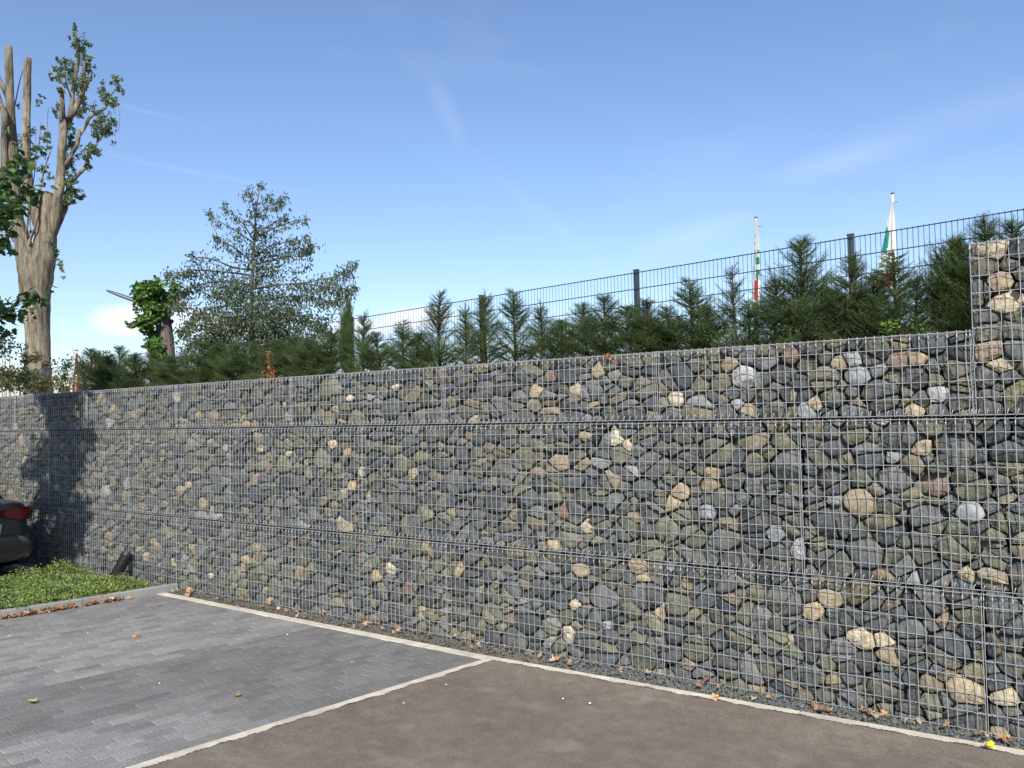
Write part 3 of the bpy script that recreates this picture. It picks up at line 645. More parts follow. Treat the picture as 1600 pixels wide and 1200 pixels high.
VAR = [yew_mesh(11, leader=.34), yew_mesh(12, W=.30, leader=.42), yew_mesh(13, W=.42, fat=1.25, leader=.22), yew_mesh(14, W=.46, fat=1.35, leader=.15, kind='bush'), yew_mesh(15, W=.27, leader=.1, kind='column', fat=1.5), yew_mesh(16, W=.40, leader=.28, fat=1.2)]
YL = yew_mesh(17, W=.30, leader=.5, nb=85)
VAR.append(YL)
# (photo pixel of the tip, distance behind the wall face, variant, width factor)
yews = [(145,545,1.5,3,1.0,'round yew beside the ivy-wrapped stump, first of the hedge at left'),(166,556,.9,2,1.1,None),(185,541,1.5,5,1.1,None),(212,553,.95,3,1.05,None),(240,548,1.3,2,1.0,None),(268,556,.9,3,1.1,None),(292,541,1.3,0,1.1,None),(318,535,1.0,5,1.0,None),(345,538,1.2,3,1.1,None),(372,538,.95,2,1.1,None),(400,533,1.2,5,1.0,None),(432,532,1.0,3,1.1,None),(462,525,1.2,2,1.0,None),
 (490,530,.9,3,1.0,None),(540,477,1.1,4,.62,None),(517,520,1.0,2,1.0,None),(567,488,1.1,1,.9,None),(592,520,1.0,2,1.0,None),(630,500,1.1,0,1.,None),(650,520,.95,3,.9,None),(686,455,1.0,0,.95,None),(727,478,1.1,1,.9,None),(757,457,1.0,1,1.0,None),(802,452,1.0,0,1.0,None),(845,474,1.1,1,.9,None),(875,500,1.0,3,.8,None),
 (915,474,1.1,2,1.0,None),(942,462,1.0,5,1.0,None),(985,478,1.15,3,1.05,None),(1010,468,1.0,5,1.0,None),(1046,480,1.1,2,1.0,None),(1078,434,1.0,0,1.1,None),(1105,480,1.1,3,.8,None),(1145,415,1.0,6,.85,None),(1168,470,1.1,0,.8,None),(1208,437,.95,2,1.0,None),(1250,375,1.0,5,1.15,None),(1290,450,1.1,3,.9,None),(1325,402,1.0,2,1.0,None),(1362,430,1.1,5,.9,None),(1396,392,.95,0,1.15,None),(1430,432,1.15,1,.8,None),(1478,380,1.0,4,1.15,None),(1500,420,.95,4,.8,None),(1530,345,.95,2,1.0,None),(1580,345,1.0,5,1.0,None),(1640,345,1.,0,1.,None)]
VW = ['slender yew with a thin bare leader', 'thin upright yew', 'broad bushy yew', 'low rounded yew', 'dense columnar yew', 'wide spreading yew', 'tall sparse yew with a long leader']
def yew_place(px):
    marks = [(180, 'left of the ivy-covered stump'), (300, 'in front of the ivy-covered stump'), (345, 'left of the cherry trunk'), (415, 'below the cherry trunk'), (480, 'right of the orange dry plant'), (560, 'at the right side of the cherry tree'), (670, 'where the fence first shows against the sky'), (780, 'left of the middle of the hedge'), (900, 'at the middle of the wall top'), (975, 'just left of the nearer middle fence post'), (1060, 'in front of the middle fence post'), (1130, 'right of the middle fence post'), (1230, 'beside the left flagpole'), (1310, 'between the left flag and the right fence post'), (1350, 'in front of the right fence post'), (1450, 'in front of the right flag'), (1515, 'against the raised basket'), (9999, 'behind the raised basket at the right edge')]
    for lim, w in marks:
        if px < lim: return w
used = {}
ykb = 0
for (px, py, Y, v, wf, _) in yews:
    tip = at(px, py, Y); zb = 2.24 if Y < 1.05 else 2.30
    H = max(.35, tip[2]-zb); nm, wm, _n = VAR[v]
    o = empty('yew_tree', (tip[0], Y, zb), '', 'yew', 'yews of the hedge above the wall', rz=random.uniform(0, 6.28))
    lab = VW[v]+' '+yew_place(px); used[lab] = used.get(lab, 0)+1
    if used[lab] > 1:
        lab = {2: 'second ', 3: 'third '}.get(used[lab], 'another ')+lab
    o['label'] = lab
    o.scale = (wf*(.75+.35*H), wf*(.75+.35*H), H)
    for me, nm_ in ((wm, 'trunk'), (nm, 'crown')):
        c = bpy.data.objects.new(nm_, me); COL.objects.link(c); c.parent = o
# ------------------------------------------------------------------ small weeds on the wall top
def weed(px, py, Y, n, sp, lf, base, name, label, cat, h=.12):
    w = at(px, py, Y); b = MB(); zb = w[2]
    P = np.column_stack([rng.normal(0, sp, n), rng.normal(0, sp*.6, n), rng.uniform(0, h, n)])
    D = rng.normal(0, 1, (n, 3)); D[:, 2] = np.abs(D[:, 2])*.5
    leaf_quads(P, D, np.tile([0, 0, 1.], (n, 1))+rng.uniform(-.6, .6, (n, 3)), rng.uniform(.6, 1.2, n)*lf, rng.uniform(.5, .9, n)*lf, cols(base, n), b)
    k = MB()
    for _ in range(6): k.tube([(random.gauss(0, sp*.4), random.gauss(0, sp*.3), -.12), (random.gauss(0, sp), random.gauss(0, sp*.5), h*.9)], .002, 4, (.1, .14, .05))
    o = empty(name, (w[0], Y, w[2]-h*.5), label, cat); b.build('foliage', M['leaf'], o); k.build('stems', M['leaf'], o, kind='stuff')
LG = [(.11, .19, .045), (.08, .15, .035), (.15, .22, .06)]
weed(1120, 530, .55, 90, .07, .026, LG, 'weed', 'bright green weeds on the wall top right of the middle fence post', 'weed', .1)
weed(1150, 522, .7, 60, .05, .026, LG, 'weed', 'light green weed clump below the tall sparse yew', 'weed')
weed(1235, 520, .6, 50, .04, .024, LG, 'weed', 'small green weed at the wall top below the widest yew', 'weed')
weed(1388, 512, .55, 80, .035, .028, [(.22, .33, .05), (.17, .28, .05)], 'weed', 'yellow green weed at the wall top below the right flag', 'weed', .08)
weed(1440, 514, .55, 40, .04, .024, LG, 'weed', 'small green weed on the wall top beside the columnar yew', 'weed', .06)
for i, (px, py, hh) in enumerate([(418, 545, .22), (409, 572, .1), (428, 575, .1)]):
    pass
dp = MB(); w = at(421, 590, .75); OR = [(.38, .16, .05), (.46, .22, .08), (.30, .12, .05)]
for (dx, H_) in ((0, .40), (-.1, .2), (.09, .2), (.04, .22)):
    dp.tube([(dx, 0, -.1), (dx-.02, 0, H_*.5), (dx-.05*H_, 0, H_)], .003, 4, (.3, .15, .07))
    n = int(H_*330); t = rng.random(n); P = np.column_stack([dx-.05*H_*t+rng.normal(0, .012, n), rng.normal(0, .012, n), t*H_])
    D = rng.normal(0, 1, (n, 3)); leaf_quads(P, D, rng.normal(0, 1, (n, 3)), np.full(n, .025), np.full(n, .016), cols(OR, n), dp)
tag(dp.build('dry_plant', M['dryleaf'], loc=(w[0], .75, 2.3)), 'rust orange dried dock plant rising from the hedge below the cherry tree', 'plant')
# ------------------------------------------------------------------ fence
fx = [1.46-2.52*i for i in range(-2, 9)]; ftop = lambda x: 3.655+.028*max(-16, x)
fe = empty('mesh_fence', (-5, 3.7, 2.6), 'dark grey double rod mesh fence on posts behind the yew hedge', 'fence')
def fo(b, n, **k): return b.build(n, M['fence'], fe, loc=(5, -3.7, -2.6), **k)
fx = [x+.10 if abs(x+3.58) < .05 else x for x in fx]
for x in fx:
    b = MB(); zt = ftop(x)+.045; b.box(x-.03, x+.03, 3.70, 3.745, 2.4, zt-.012); b.box(x-.034, x+.034, 3.695, 3.75, zt-.012, zt); fo(b, 'fence_post')
for i in range(len(fx)-1):
    xa, xb = fx[i+1], fx[i]; b = MB(); n = 50
    for k in range(n+1):
        x = xa+(xb-xa)*k/n; b.tube([(x, 3.690, ftop(x)-1.25), (x, 3.690, ftop(x)+.012)], .0030, 4, cap=False)
    for r in range(7):
        za, zb = ftop(xa)-.2*r, ftop(xb)-.2*r
        for yy in (3.683, 3.697): b.tube([(xa, yy, za), (xb, yy, zb)], .0042, 4, cap=False)
    fo(b, 'mesh_panel')
# ------------------------------------------------------------------ traced trees
def tpath(pts, D, dj=0., sd=0):
    rd = random.Random(sd); n = len(pts); off = [0.]
    for _ in range(n-1): off.append(off[-1]+rd.uniform(-dj, dj))
    out = []; rr = []
    for (p, o) in zip(pts, off): out.append(tuple(atd(p[0], p[1], D+o))); rr.append(p[2]*(D+o)/CF)
    return out, rr
def resample(pts, rr, k=3, wob=.0, sd=0):
    rd = random.Random(sd); P = []; R = []
    for i in range(len(pts)-1):
        for j in range(k):
            t = j/k; p0 = pts[max(i-1, 0)]; p1 = pts[i]; p2 = pts[i+1]; p3 = pts[min(i+2, len(pts)-1)]
            q = [0.5*((2*p1[a])+(-p0[a]+p2[a])*t+(2*p0[a]-5*p1[a]+4*p2[a]-p3[a])*t*t+(-p0[a]+3*p1[a]-3*p2[a]+p3[a])*t**3) for a in range(3)]
            r = rr[i]*(1-t)+rr[i+1]*t; P.append(tuple(v+rd.uniform(-1, 1)*wob*r for v in q)); R.append(r*(1+rd.uniform(-1, 1)*wob))
    P.append(pts[-1]); R.append(rr[-1]); return P, R
def gnarl(b, P, R, seg, col, amp, sd):
    """tube with lumpy lengthwise ribs"""
    rd = random.Random(sd); pts = [Vector(p) for p in P]; n = len(pts); vs = []; ph = [rd.uniform(0, 6.28) for _ in range(4)]; ref = None
    for i, p in enumerate(pts):
        t = (pts[min(i+1, n-1)]-pts[max(i-1, 0)]).normalized()
        if ref is None: ref = Vector((1, 0, 0)) if abs(t.x) < .8 else Vector((0, 1, 0))
        a = (ref-t*ref.dot(t)).normalized(); ref = a; c = t.cross(a)
        for k in range(seg):
            th = 2*math.pi*k/seg; m = 1+amp*(math.sin(3*th+ph[0]+i*.12)*.5+math.sin(5*th+ph[1]-i*.17)*.4+math.sin(9*th+ph[2])*.3)+rd.uniform(-.03, .03)
            vs.append(tuple(p+(a*math.cos(th)+c*math.sin(th))*R[i]*m))
    fs = [(i*seg+k, i*seg+(k+1) % seg, (i+1)*seg+(k+1) % seg, (i+1)*seg+k) for i in range(n-1) for k in range(seg)]+[tuple(range(seg-1, -1, -1)), tuple(range((n-1)*seg, n*seg))]
    b.add(vs, fs, col)
DP = 26.
base = atd(58, 625, DP)
pop = empty('poplar_tree', tuple(base), 'tall pollarded poplar with cut bare limbs and sparse leaves at the left', 'tree'); nb_ = -Vector(base)
BK = (.175, .15, .11)
tb = MB()
for k, (pts, amp, seg) in enumerate([
    ([(60,640,21),(60,610,18.5),(60,570,17.5),(59,520,17.5),(58,470,18.5),(61,430,19.5),(68,405,17),(71,385,15.5),(73,360,14.5),(74,337,13.5),(75,318,12.3),(76,304,11.5)], .10, 20),
    ([(50,470,15),(46,430,15),(41,405,14),(35,375,12),(28,350,10),(24,320,9),(21,280,9),(20,240,8.5),(17,190,7),(15,140,6),(14,100,5.4),(14,73,4.6)], .10, 14)]):
    P, R = tpath(pts, DP, .1, k); P, R = resample(P, R, 4, .03, k); gnarl(tb, P, R, seg, BK, amp, k)
tb.build('trunk', M['bark'], pop, smooth=True, loc=nb_)
LIMBS = [[(70,395,6),(62,362,7.5),(55,335,7.8),(46,300,7.5),(42,260,7),(41,220,6.5),(42,170,6),(43,120,5.6),(44,90,5)],
 [(78,385,5),(84,352,8),(89,325,8.8),(92,300,7.5),(95,270,6.5),(97,235,6),(99,205,6),(98,185,5),(97,160,3.6),(97,141,3.2)],
 [(100,205,5.5),(106,190,5),(114,176,4.6),(122,160,4.4),(128,145,4),(131,120,3),(132,95,2),(131,75,1)],
 [(108,184,3.6),(112,165,3.8),(114,145,3.2),(117,125,3.2),(120,105,3.2),(123,88,2.6),(121,65,1.4),(118,48,.8)],
 [(80,385,3),(89,356,4.6),(96,340,4.4),(102,325,4),(104,305,3.6),(109,290,3),(117,278,3),(127,268,3),(136,258,2.6),(138,244,2.2),(146,234,2),(152,222,1.6),(154,205,1.2)],
 [(98,265,2.6),(106,252,3),(113,240,3),(120,228,3),(123,215,3),(123,204,2.8)],
 [(121,214,2.6),(128,206,2.6),(135,194,2.5),(140,184,2.5),(150,177,2.4),(160,172,2.2),(166,166,2.),(170,155,1.6),(175,146,1.2),(182,140,.9),(188,134,.6)],
 [(8,300,6),(7,260,5.5),(7,220,5),(8,190,5),(6,175,4.5),(0,160,3.8),(-6,140,3.4)],
 [(16,165,4),(10,148,3.6),(4,135,3.2),(-3,118,3)],
 [(41,395,2.6),(48,372,2.2),(55,352,2),(59,325,2),(62,300,1.8),(66,278,1.5),(71,258,1.2),(77,242,1),(82,228,.7)],
 [(40,380,2),(43,350,1.6),(44,320,1.4),(43,290,1.2),(46,262,.8)],
 [(48,365,1.6),(46,335,1.3),(50,300,1),(55,260,.7),(56,215,.5)],
 [(28,400,1.8),(18,385,1.6),(6,368,1.4),(-5,352,1)], [(22,378,1.2),(10,362,1),(0,348,.8)],
 [(10,200,1.4),(18,186,1.2),(24,160,1),(30,130,.8),(37,105,.5)],
 [(9,90,.8),(9,65,.5)], [(48,270,.8),(55,245,.7),(62,215,.5),(63,190,.3)], [(70,250,.7),(74,220,.6),(74,190,.4),(76,165,.3)], [(50,250,.7),(60,235,.6),(64,200,.4)],
 [(180,150,.7),(186,170,.5),(187,190,.4),(184,205,.4),(176,210,.3)], [(172,150,.8),(176,165,.6),(180,178,.4)],[(152,215,.7),(158,200,.6),(160,190,.4)],[(146,178,.7),(146,165,.5),(149,155,.3)],
 [(138,262,1.2),(132,250,1),(128,235,.7)],[(168,160,1),(163,150,.8),(158,142,.5)],[(100,110,1),(104,130,1),(110,150,1.2)],[(92,115,.6),(98,128,.8),(106,140,1)]]
def limb_part(L_, k, D, parent, off, bk, dj=.25, seg=8, nm='limb'):
    P, R = tpath(L_, D, dj, k+50); P, R = resample(P, R, 3, .05, k); b = MB()
    gnarl(b, P, R, seg, jit(bk, .12), .07, k); b.build(nm, M['bark'], parent, smooth=True, loc=off)
for k, L_ in enumerate(LIMBS[:9]): limb_part(L_, k, DP, pop, nb_, BK)
b = MB()
for k, L_ in enumerate(LIMBS[9:]):
    P, R = tpath(L_, DP, .25, k+90); P, R = resample(P, R, 3, .03, k); b.tube(P, R, 5, jit((.24, .2, .16), .2))
b.build('twigs', M['bark'], pop, smooth=True, loc=nb_, kind='stuff')
def cluster(b, px, py, rx, ry, n, D, ln, base, dz=None, droop=.2, asp=.8, core=.8):
    v = rng.normal(0, .5, (n, 3)); v = v/np.maximum(1, np.linalg.norm(v, axis=1, keepdims=True)/1.1)
    # break the outline: gather leaves round random twig centres
    m = max(2, n//16); c = rng.normal(0, .45, (m, 3)); w = c[rng.integers(0, m, n)]; v = w*core+v*(1-core)*1.1
    sc = D/CF; dz = dz or max(rx, ry)
    P = np.array(atd(px, py, D))+np.outer(v[:, 0]*rx*sc*1.5, RT)+np.outer(v[:, 1]*ry*sc*1.5, UP)+np.outer(v[:, 2]*dz*sc*1.2, FW)
    Dr = rng.normal(0, 1, (n, 3)); Dr[:, 2] -= droop
    leaf_quads(P, Dr, rng.normal(0, 1, (n, 3)), rng.uniform(.65, 1.2, n)*ln, rng.uniform(.7, 1.1, n)*ln*asp, cols(base, n, .25), b)
PL = [(.11, .165, .06), (.08, .13, .05), (.14, .19, .07), (.06, .10, .045), (.24, .28, .13)]
b = MB()
for (px, py, rx, ry, n) in [(125,73,8,12,150),(140,68,4,4,30),(117,48,5,9,50),(103,98,7,9,70),(92,112,6,10,60),(110,110,8,10,110),(100,124,10,8,90),(86,120,5,8,45),(88,93,5,3,22),(136,92,7,8,60),(136,108,8,12,120),(133,128,8,12,120),(122,130,8,8,80),(126,150,7,10,90),(131,168,7,11,100),(125,178,5,5,40),(94,143,6,5,50),(87,172,4,9,50),(178,128,8,7,60),(185,140,6,8,50),(160,142,9,8,60),(165,155,9,7,70),(178,160,9,5,60),(150,172,6,6,40),
 (155,190,12,9,130),(160,205,12,10,170),(173,186,9,6,60),(150,212,7,6,60),(170,200,8,9,80),(140,232,11,9,130),(133,248,6,9,60),(150,240,7,6,50),(137,262,7,5,50),(108,200,7,12,110),(112,220,7,12,110),(107,238,7,14,120),(104,262,7,14,130),(110,285,9,12,150),(107,305,8,10,100),(118,300,9,8,90),(125,308,7,4,50),(114,318,6,5,40),(88,400,5,10,50),(92,415,7,8,60),(87,388,4,6,30),
 (68,215,7,8,60),(76,232,6,7,35),(70,262,8,7,50),(76,275,6,6,30),(62,162,4,5,22),(66,148,3,4,12),(66,200,5,4,20),(45,225,5,22,60),(36,250,5,18,40),(28,215,5,25,35),(57,290,5,6,18),(70,290,5,5,15),(45,210,4,12,30),(53,370,4,8,20),(30,150,3,10,12)]:
    cluster(b, px, py, rx*1.1, ry*1.1, int(n*2.4), DP+random.uniform(-.5, .5), .075, PL)
b.build('foliage', M['leaf'], pop, loc=nb_)
b = MB()
for (px, py, rx, ry, n) in [(45,470,7,20,90),(50,500,6,10,50),(36,560,10,12,120),(52,560,16,12,170),(70,575,14,14,150),(45,585,18,14,220),(75,600,16,10,150),(50,605,20,8,160)]:
    cluster(b, px, py, rx, ry, n, DP-1.2, .09, [(.07, .10, .04), (.11, .12, .05), (.16, .09, .06), (.05, .08, .03)])
b.build('ivy', M['leaf'], pop, loc=nb_)
# ---- cherry
DC = 13.0
base = atd(398, 600, DC); ch = empty('cherry_tree', tuple(base), 'young cherry tree with drooping leaves and a thin central leader behind the fence', 'tree'); cb = -Vector(base)
CBK = (.10, .085, .08)
P, R = tpath([(398,610,5),(396,560,4.2),(394,510,3.6),(393,460,3),(395,420,2.4),(397,380,2),(399,345,1.4),(402,315,1),(407,292,.6)], DC, .06, 3); P, R = resample(P, R, 3, .02)
b = MB(); b.tube(P, R, 8, CBK); b.build('trunk', M['bark'], ch, smooth=True, loc=cb)
CB = [[(399,330,.9),(393,312,.7),(388,298,.5)],[(400,340,.9),(415,325,.7),(432,318,.6),(440,312,.4)],[(401,322,.7),(415,312,.5),(422,308,.4)],
 [(396,375,1.2),(380,350,.9),(365,335,.7),(352,325,.5)],[(396,380,1.2),(375,365,1),(350,350,.7),(330,338,.5)],[(396,375,1.2),(420,360,1),(445,350,.8),(470,342,.5)],[(397,365,1),(425,350,.8),(450,335,.6)],
 [(394,410,1.6),(370,390,1.2),(350,378,.8),(338,372,.5)],[(394,405,1.4),(420,385,1),(450,378,.8),(480,375,.6),(486,388,.4)],[(394,415,1.4),(430,405,1),(460,398,.7),(484,395,.5)],
 [(393,422,1.8),(365,418,1.4),(340,408,1.1),(315,402,.8),(300,405,.6)],[(393,430,1.6),(350,425,1.3),(310,422,1),(285,425,.8),(262,428,.5)],[(393,445,1.6),(350,440,1.3),(310,445,1),(290,452,.7),(278,460,.5)],
 [(393,452,1.7),(430,446,1.4),(470,443,1.2),(500,447,1),(530,450,.7),(552,452,.5)],[(470,443,1),(500,437,.8),(530,430,.7),(548,415,.5)],[(393,470,1.7),(440,465,1.4),(480,462,1),(510,470,.8),(540,468,.5)],
 [(393,480,1.7),(350,478,1.3),(320,485,1),(300,500,.7),(290,515,.5)],[(393,500,1.6),(430,490,1.3),(470,495,1),(500,510,.8),(520,530,.5)],[(394,520,1.6),(350,515,1.2),(315,525,1),(300,540,.6)],[(394,530,1.6),(430,520,1.2),(470,530,1),(500,545,.6)],
 [(393,495,1.4),(370,470,1.1),(350,460,.8),(335,455,.5)],[(393,515,1.4),(375,500,1),(345,495,.8)],[(394,540,1.4),(360,535,1),(330,545,.8)],[(394,545,1.4),(440,540,1),(480,555,.7)],[(300,465,.7),(285,475,.5),(272,478,.4)],[(318,510,.7),(295,520,.5),(277,515,.4)]]
b = MB(); fol = MB(); CL = [(.088, .128, .062), (.068, .100, .052), (.115, .150, .076), (.18, .205, .135), (.058, .086, .044)]
for k, L_ in enumerate(CB):
    P, R = tpath(L_, DC, .38, k+200); P, R = resample(P, R, 4, .0, k); b.tube(P, R, 5, jit(CBK, .15))
    P = np.array(P); n = len(P)
    dens = 95 if L_[0][1] < 425 else 150
    ln = np.linalg.norm(P[-1]-P[0]); m = int(dens*ln*(1.45 if L_[0][1] < 425 else 2.0))
    t = rng.uniform(.22 if L_[0][1] > 400 else .12, 1.0, m)**.85*(n-1); t = np.minimum(t, n-1.001)
    grp = np.floor(t*2.2)/2.2+.2; t = t*.28+grp*.72; t = np.clip(t, 0, n-1.001)
    i0 = t.astype(int); fr = (t-i0)[:, None]; Q = P[i0]*(1-fr)+P[i0+1]*fr
    Q = Q+rng.normal(0, .042, (m, 3)); Q[:, 2] -= np.abs(rng.normal(0, .03, m))
    # short side twigs carry some leaves outwards
    sd = rng.normal(0, 1, (m, 3)); far = (rng.random(m) < .45)[:, None]; Q = Q+far*unit(sd)*rng.uniform(0, .16, (m, 1))
    D = rng.normal(0, .55, (m, 3)); D[:, 2] -= .9
    leaf_quads(Q, D, rng.normal(0, 1, (m, 3)), rng.uniform(.05, .088, m), rng.uniform(.018, .031, m), cols(CL, m, .25), fol)
for (px, py, rx, ry, n) in [(400,500,75,40,1500),(350,520,50,40,900),(440,520,55,45,1000),(390,460,60,30,800),(340,560,45,30,500),(470,560,40,30,500),(400,560,80,35,900),(500,520,30,30,300),(410,425,40,25,300),(398,370,20,30,140),(400,340,14,20,70),(435,390,28,18,160),(470,390,15,12,60),(395,400,22,20,120)]:
    cluster(fol, px, py, rx, ry, int(n*1.7), DC+random.uniform(-.3, .5), .078, CL, dz=60, droop=.9, asp=.36, core=.75)
for (px, py, n) in [(408,290,24),(387,296,18),(440,312,24),(424,306,10),(330,335,20),(352,325,18),(478,343,14),(338,371,16),(486,390,30),(484,376,20),(264,427,14),(553,414,30),(555,450,26),(545,466,20),(545,432,10),(480,423,14),(460,430,14),(525,423,10),(470,470,10),(278,480,14),(277,514,12),(300,530,12),(298,402,16)]:
    cluster(fol, px, py, 6, 8, n*2, DC, .07, CL, droop=.9, asp=.36, core=.5)
b.build('branches', M['bark'], ch, smooth=True, loc=cb); fol.build('foliage', M['leaf'], ch, loc=cb)
# ---- ivy-covered stump
DS = 15.5; base = atd(262, 610, DS); st = empty('tree_stump', tuple(base), 'tall cut tree stump wrapped in bright green ivy', 'tree stump'); sb = -Vector(base)
b = MB(); P, R = tpath([(264,620,14),(262,580,13),(260,545,12.5),(257,515,12),(253,490,11.5),(247,470,11),(243,458,10)], DS, 0, 1); P, R = resample(P, R, 3, .02, 5); gnarl(b, P, R, 16, (.15, .12, .10), .05, 4)
P, R = tpath([(254,475,6),(262,465,5),(270,458,4)], DS, 0, 2); b.tube(P, R, 8, (.13, .105, .09)); P, R = tpath([(262,505,3.5),(268,503,3.5),(270,500,3)], DS, 0, 2); b.tube(P, R, 6, (.1, .08, .07)); b.build('trunk', M['bark'], st, smooth=True, loc=sb)
b = MB(); IV = [(.10, .20, .035), (.07, .15, .03), (.14, .25, .045), (.05, .10, .025)]
for (px, py, rx, ry, n) in [(222,452,14,10,170),(240,450,18,10,210),(228,465,16,12,190),(246,465,20,14,240),(262,462,12,10,110),(275,455,7,9,60),(272,448,5,5,30),(250,480,14,10,140),(240,478,16,12,150),(222,500,12,9,120),(232,505,14,12,150),(236,490,12,12,120),(238,522,11,12,130),(240,537,9,11,100),(246,552,9,14,110),(250,570,8,14,80)]:
    cluster(b, px, py, rx, ry, int(n*1.6), DS-.22+random.uniform(-.12, .1), .10, IV, dz=min(rx, 12), droop=.7, asp=.8, core=.7)
b.build('ivy', M['leaf'], st, loc=sb)
b = MB(); P, R = tpath([(272,600,3.5),(271,560,3.2),(269,530,2.8),(266,505,2.2)], DS+1, 0, 1); b.tube(P, R, 8, (.28, .23, .18))
# pale plank-like stake behind the stump
base2 = atd(271, 600, DS+1); tag(b.build('dead_stem', M['bark'], smooth=True), 'pale leaning stem right behind the ivy-wrapped stump', 'tree stem')
# ---- street lamp: only its slanting head shows beside the stump
DL = 24.; lp = empty('street_lamp', tuple(atd(232, 620, DL)), 'grey street lamp with a long slanting flat head behind the ivy-wrapped stump', 'street lamp'); lo = -Vector(lp.location)
b = MB(); a0 = Vector(atd(236, 480, DL)); b.tube([tuple(atd(238, 620, DL)), tuple(a0), tuple(atd(230, 476, DL))], [.07, .05, .045], 10); b.build('lamp_post', M['lamp'], lp, smooth=True, loc=lo)
b = MB(); p0 = Vector(atd(166, 453.5, DL)); p1 = Vector(atd(234, 478, DL)); d = (p1-p0).normalized(); sd = Vector(FW); up = sd.cross(d).normalized()
if up.z < 0: up = -up
sec = [(0, .25, .012), (.06, .9, .03), (.3, 1.2, .045), (.65, 1., .05), (.9, .6, .05), (1, .35, .045)]
vs = []
for t, wq, hq in sec:
    c = p0+(p1-p0)*t
    for k in range(10): th = 2*math.pi*k/10; vs.append(tuple(c+sd*.14*wq*math.cos(th)+up*hq*math.sin(th)*1.2))
b.add(vs, [(i*10+k, i*10+(k+1) % 10, (i+1)*10+(k+1) % 10, (i+1)*10+k) for i in range(5) for k in range(10)]+[tuple(range(9, -1, -1)), tuple(range(50, 60))]); b.build('lamp_head', M['lamp'], lp, smooth=True, loc=lo)
# ------------------------------------------------------------------ flags
def flag(px0, py0, px1, py1, D, outline, label, flabel, pole_r=.05):
    top = Vector(atd(px0, py0, D)); bot = Vector((top.x, top.y, 2.7)); o = empty('flagpole', tuple(bot), label, 'flagpole', 'white flagpoles beyond the fence'); off = -bot
    b = MB(); b.tube([tuple(bot), tuple(top)], [pole_r*1.15, pole_r*.8], 12); b.build('pole', M['white'], o, smooth=True, loc=off)
    b = MB(); b.tube([tuple(top), tuple(top+Vector((0, 0, .05)))], [pole_r*1.3, pole_r*1.1], 12); b.tube([tuple(top+Vector((0, 0, -.3))), tuple(top+Vector((RT[0]*.16, RT[1]*.16, -.28)))], .014, 6); b.build('pole_cap', M['lamp'], o, smooth=True, loc=off)
    b = MB(); rows = len(outline); nc = 14; V = []; C = []
    for j, (py, xl, xr, colf) in enumerate(outline):
        for i in range(nc+1):
            t = i/nc; fold = .5*math.sin(t*11+j*.12)+.3*math.sin(t*23+j*.05)
            p = Vector(atd(xl+(xr-xl)*t, py, D-.14+fold*.07)); V.append(tuple(p))
    for j in range(rows-1):
        for i in range(nc):
            q = [V[j*(nc+1)+i], V[j*(nc+1)+i+1], V[(j+1)*(nc+1)+i+1], V[(j+1)*(nc+1)+i]]
            b.quads(np.array([q]), np.array([outline[j][3]((i+.5)/nc, outline[j][0])]))
    f = b.build('flag', M['flag'], loc=(0, 0, 0)); tag(f, flabel, 'flag', 'furled flags beyond the fence')
WH, GN, RD, DG = (.75, .75, .72), (.02, .30, .20), (.62, .035, .05), (.12, .2, .2)
def c1(t, y):
    if y < 388: return DG if (t < .16 and (365 < y < 372 or 376 < y < 382)) else WH
    if y < 436:
        if t < .42: return DG if int(y/3.1+t*9) % 3 == 0 else WH
        return GN if (388 < y < 396 and t > .7) or 401 < y < 412 or y > 421 else WH
    if y < 468: return (RD if t > .12 and not (t > .72 and y < 448) else WH) if y > 437 else WH
    return GN if (int(y/6)+int(t*3)) % 3 else WH
O1 = []
for i in range(73):
    y = 343+i*2.8; xl = 1179.5-2.6*min(1, max(0, (y-365)/60)); xr = 1184.6+3.2*min(1, max(0, (y-345)/90)); O1.append((y, xl, xr, c1))
flag(1181.3, 341, 0, 0, 29., O1, 'left white flagpole beyond the mesh fence', 'left furled flag printed white, green and red')
def c2(t, y):
    if y < 352: return WH
    if y < 392: return GN if t < .42-.02*abs(y-372)/10 and (y-352)/40 > t*.5 else WH
    if y < 412: return GN if (int(y/3)+int(t*6)) % 4 == 0 else WH
    if y < 425: return WH if (int(y/3)+int(t*6)) % 3 else DG
    if y < 448: return RD if t > .35 or y > 440 else WH
    return GN if (int(y/5)+int(t*4)) % 2 else WH
O2 = []
for i in range(66):
    y = 315+i*2.8; k = min(1, max(0, (y-315)/130)); xl = 1393-26*k**1.0-4*(k > .3)*math.sin(k*5)*0; xr = 1397.5+3*k-(0 if y < 420 else min(12, (y-420)*.3)); O2.append((y, xl, xr, c2))
flag(1394.6, 303, 0, 0, 29., O2, 'right white flagpole beyond the mesh fence', 'right furled flag bellying left, white with green and red print')
# red banner at the far left
def c3(t, y): return WH if (571 < y < 600 and (int(y/4.5) % 2 == 0) and .25 < t < .7) else (.62, .05, .05)
O3 = [(552+i*2.2, 118.5-(i/28)*6, 121.5+(i/28)*1.5, c3) for i in range(29)]
flag(119.8, 548, 0, 0, 40., O3, 'short flagpole with a red banner beside the poplar trunk', 'red banner with small white marks beside the poplar trunk', .06)
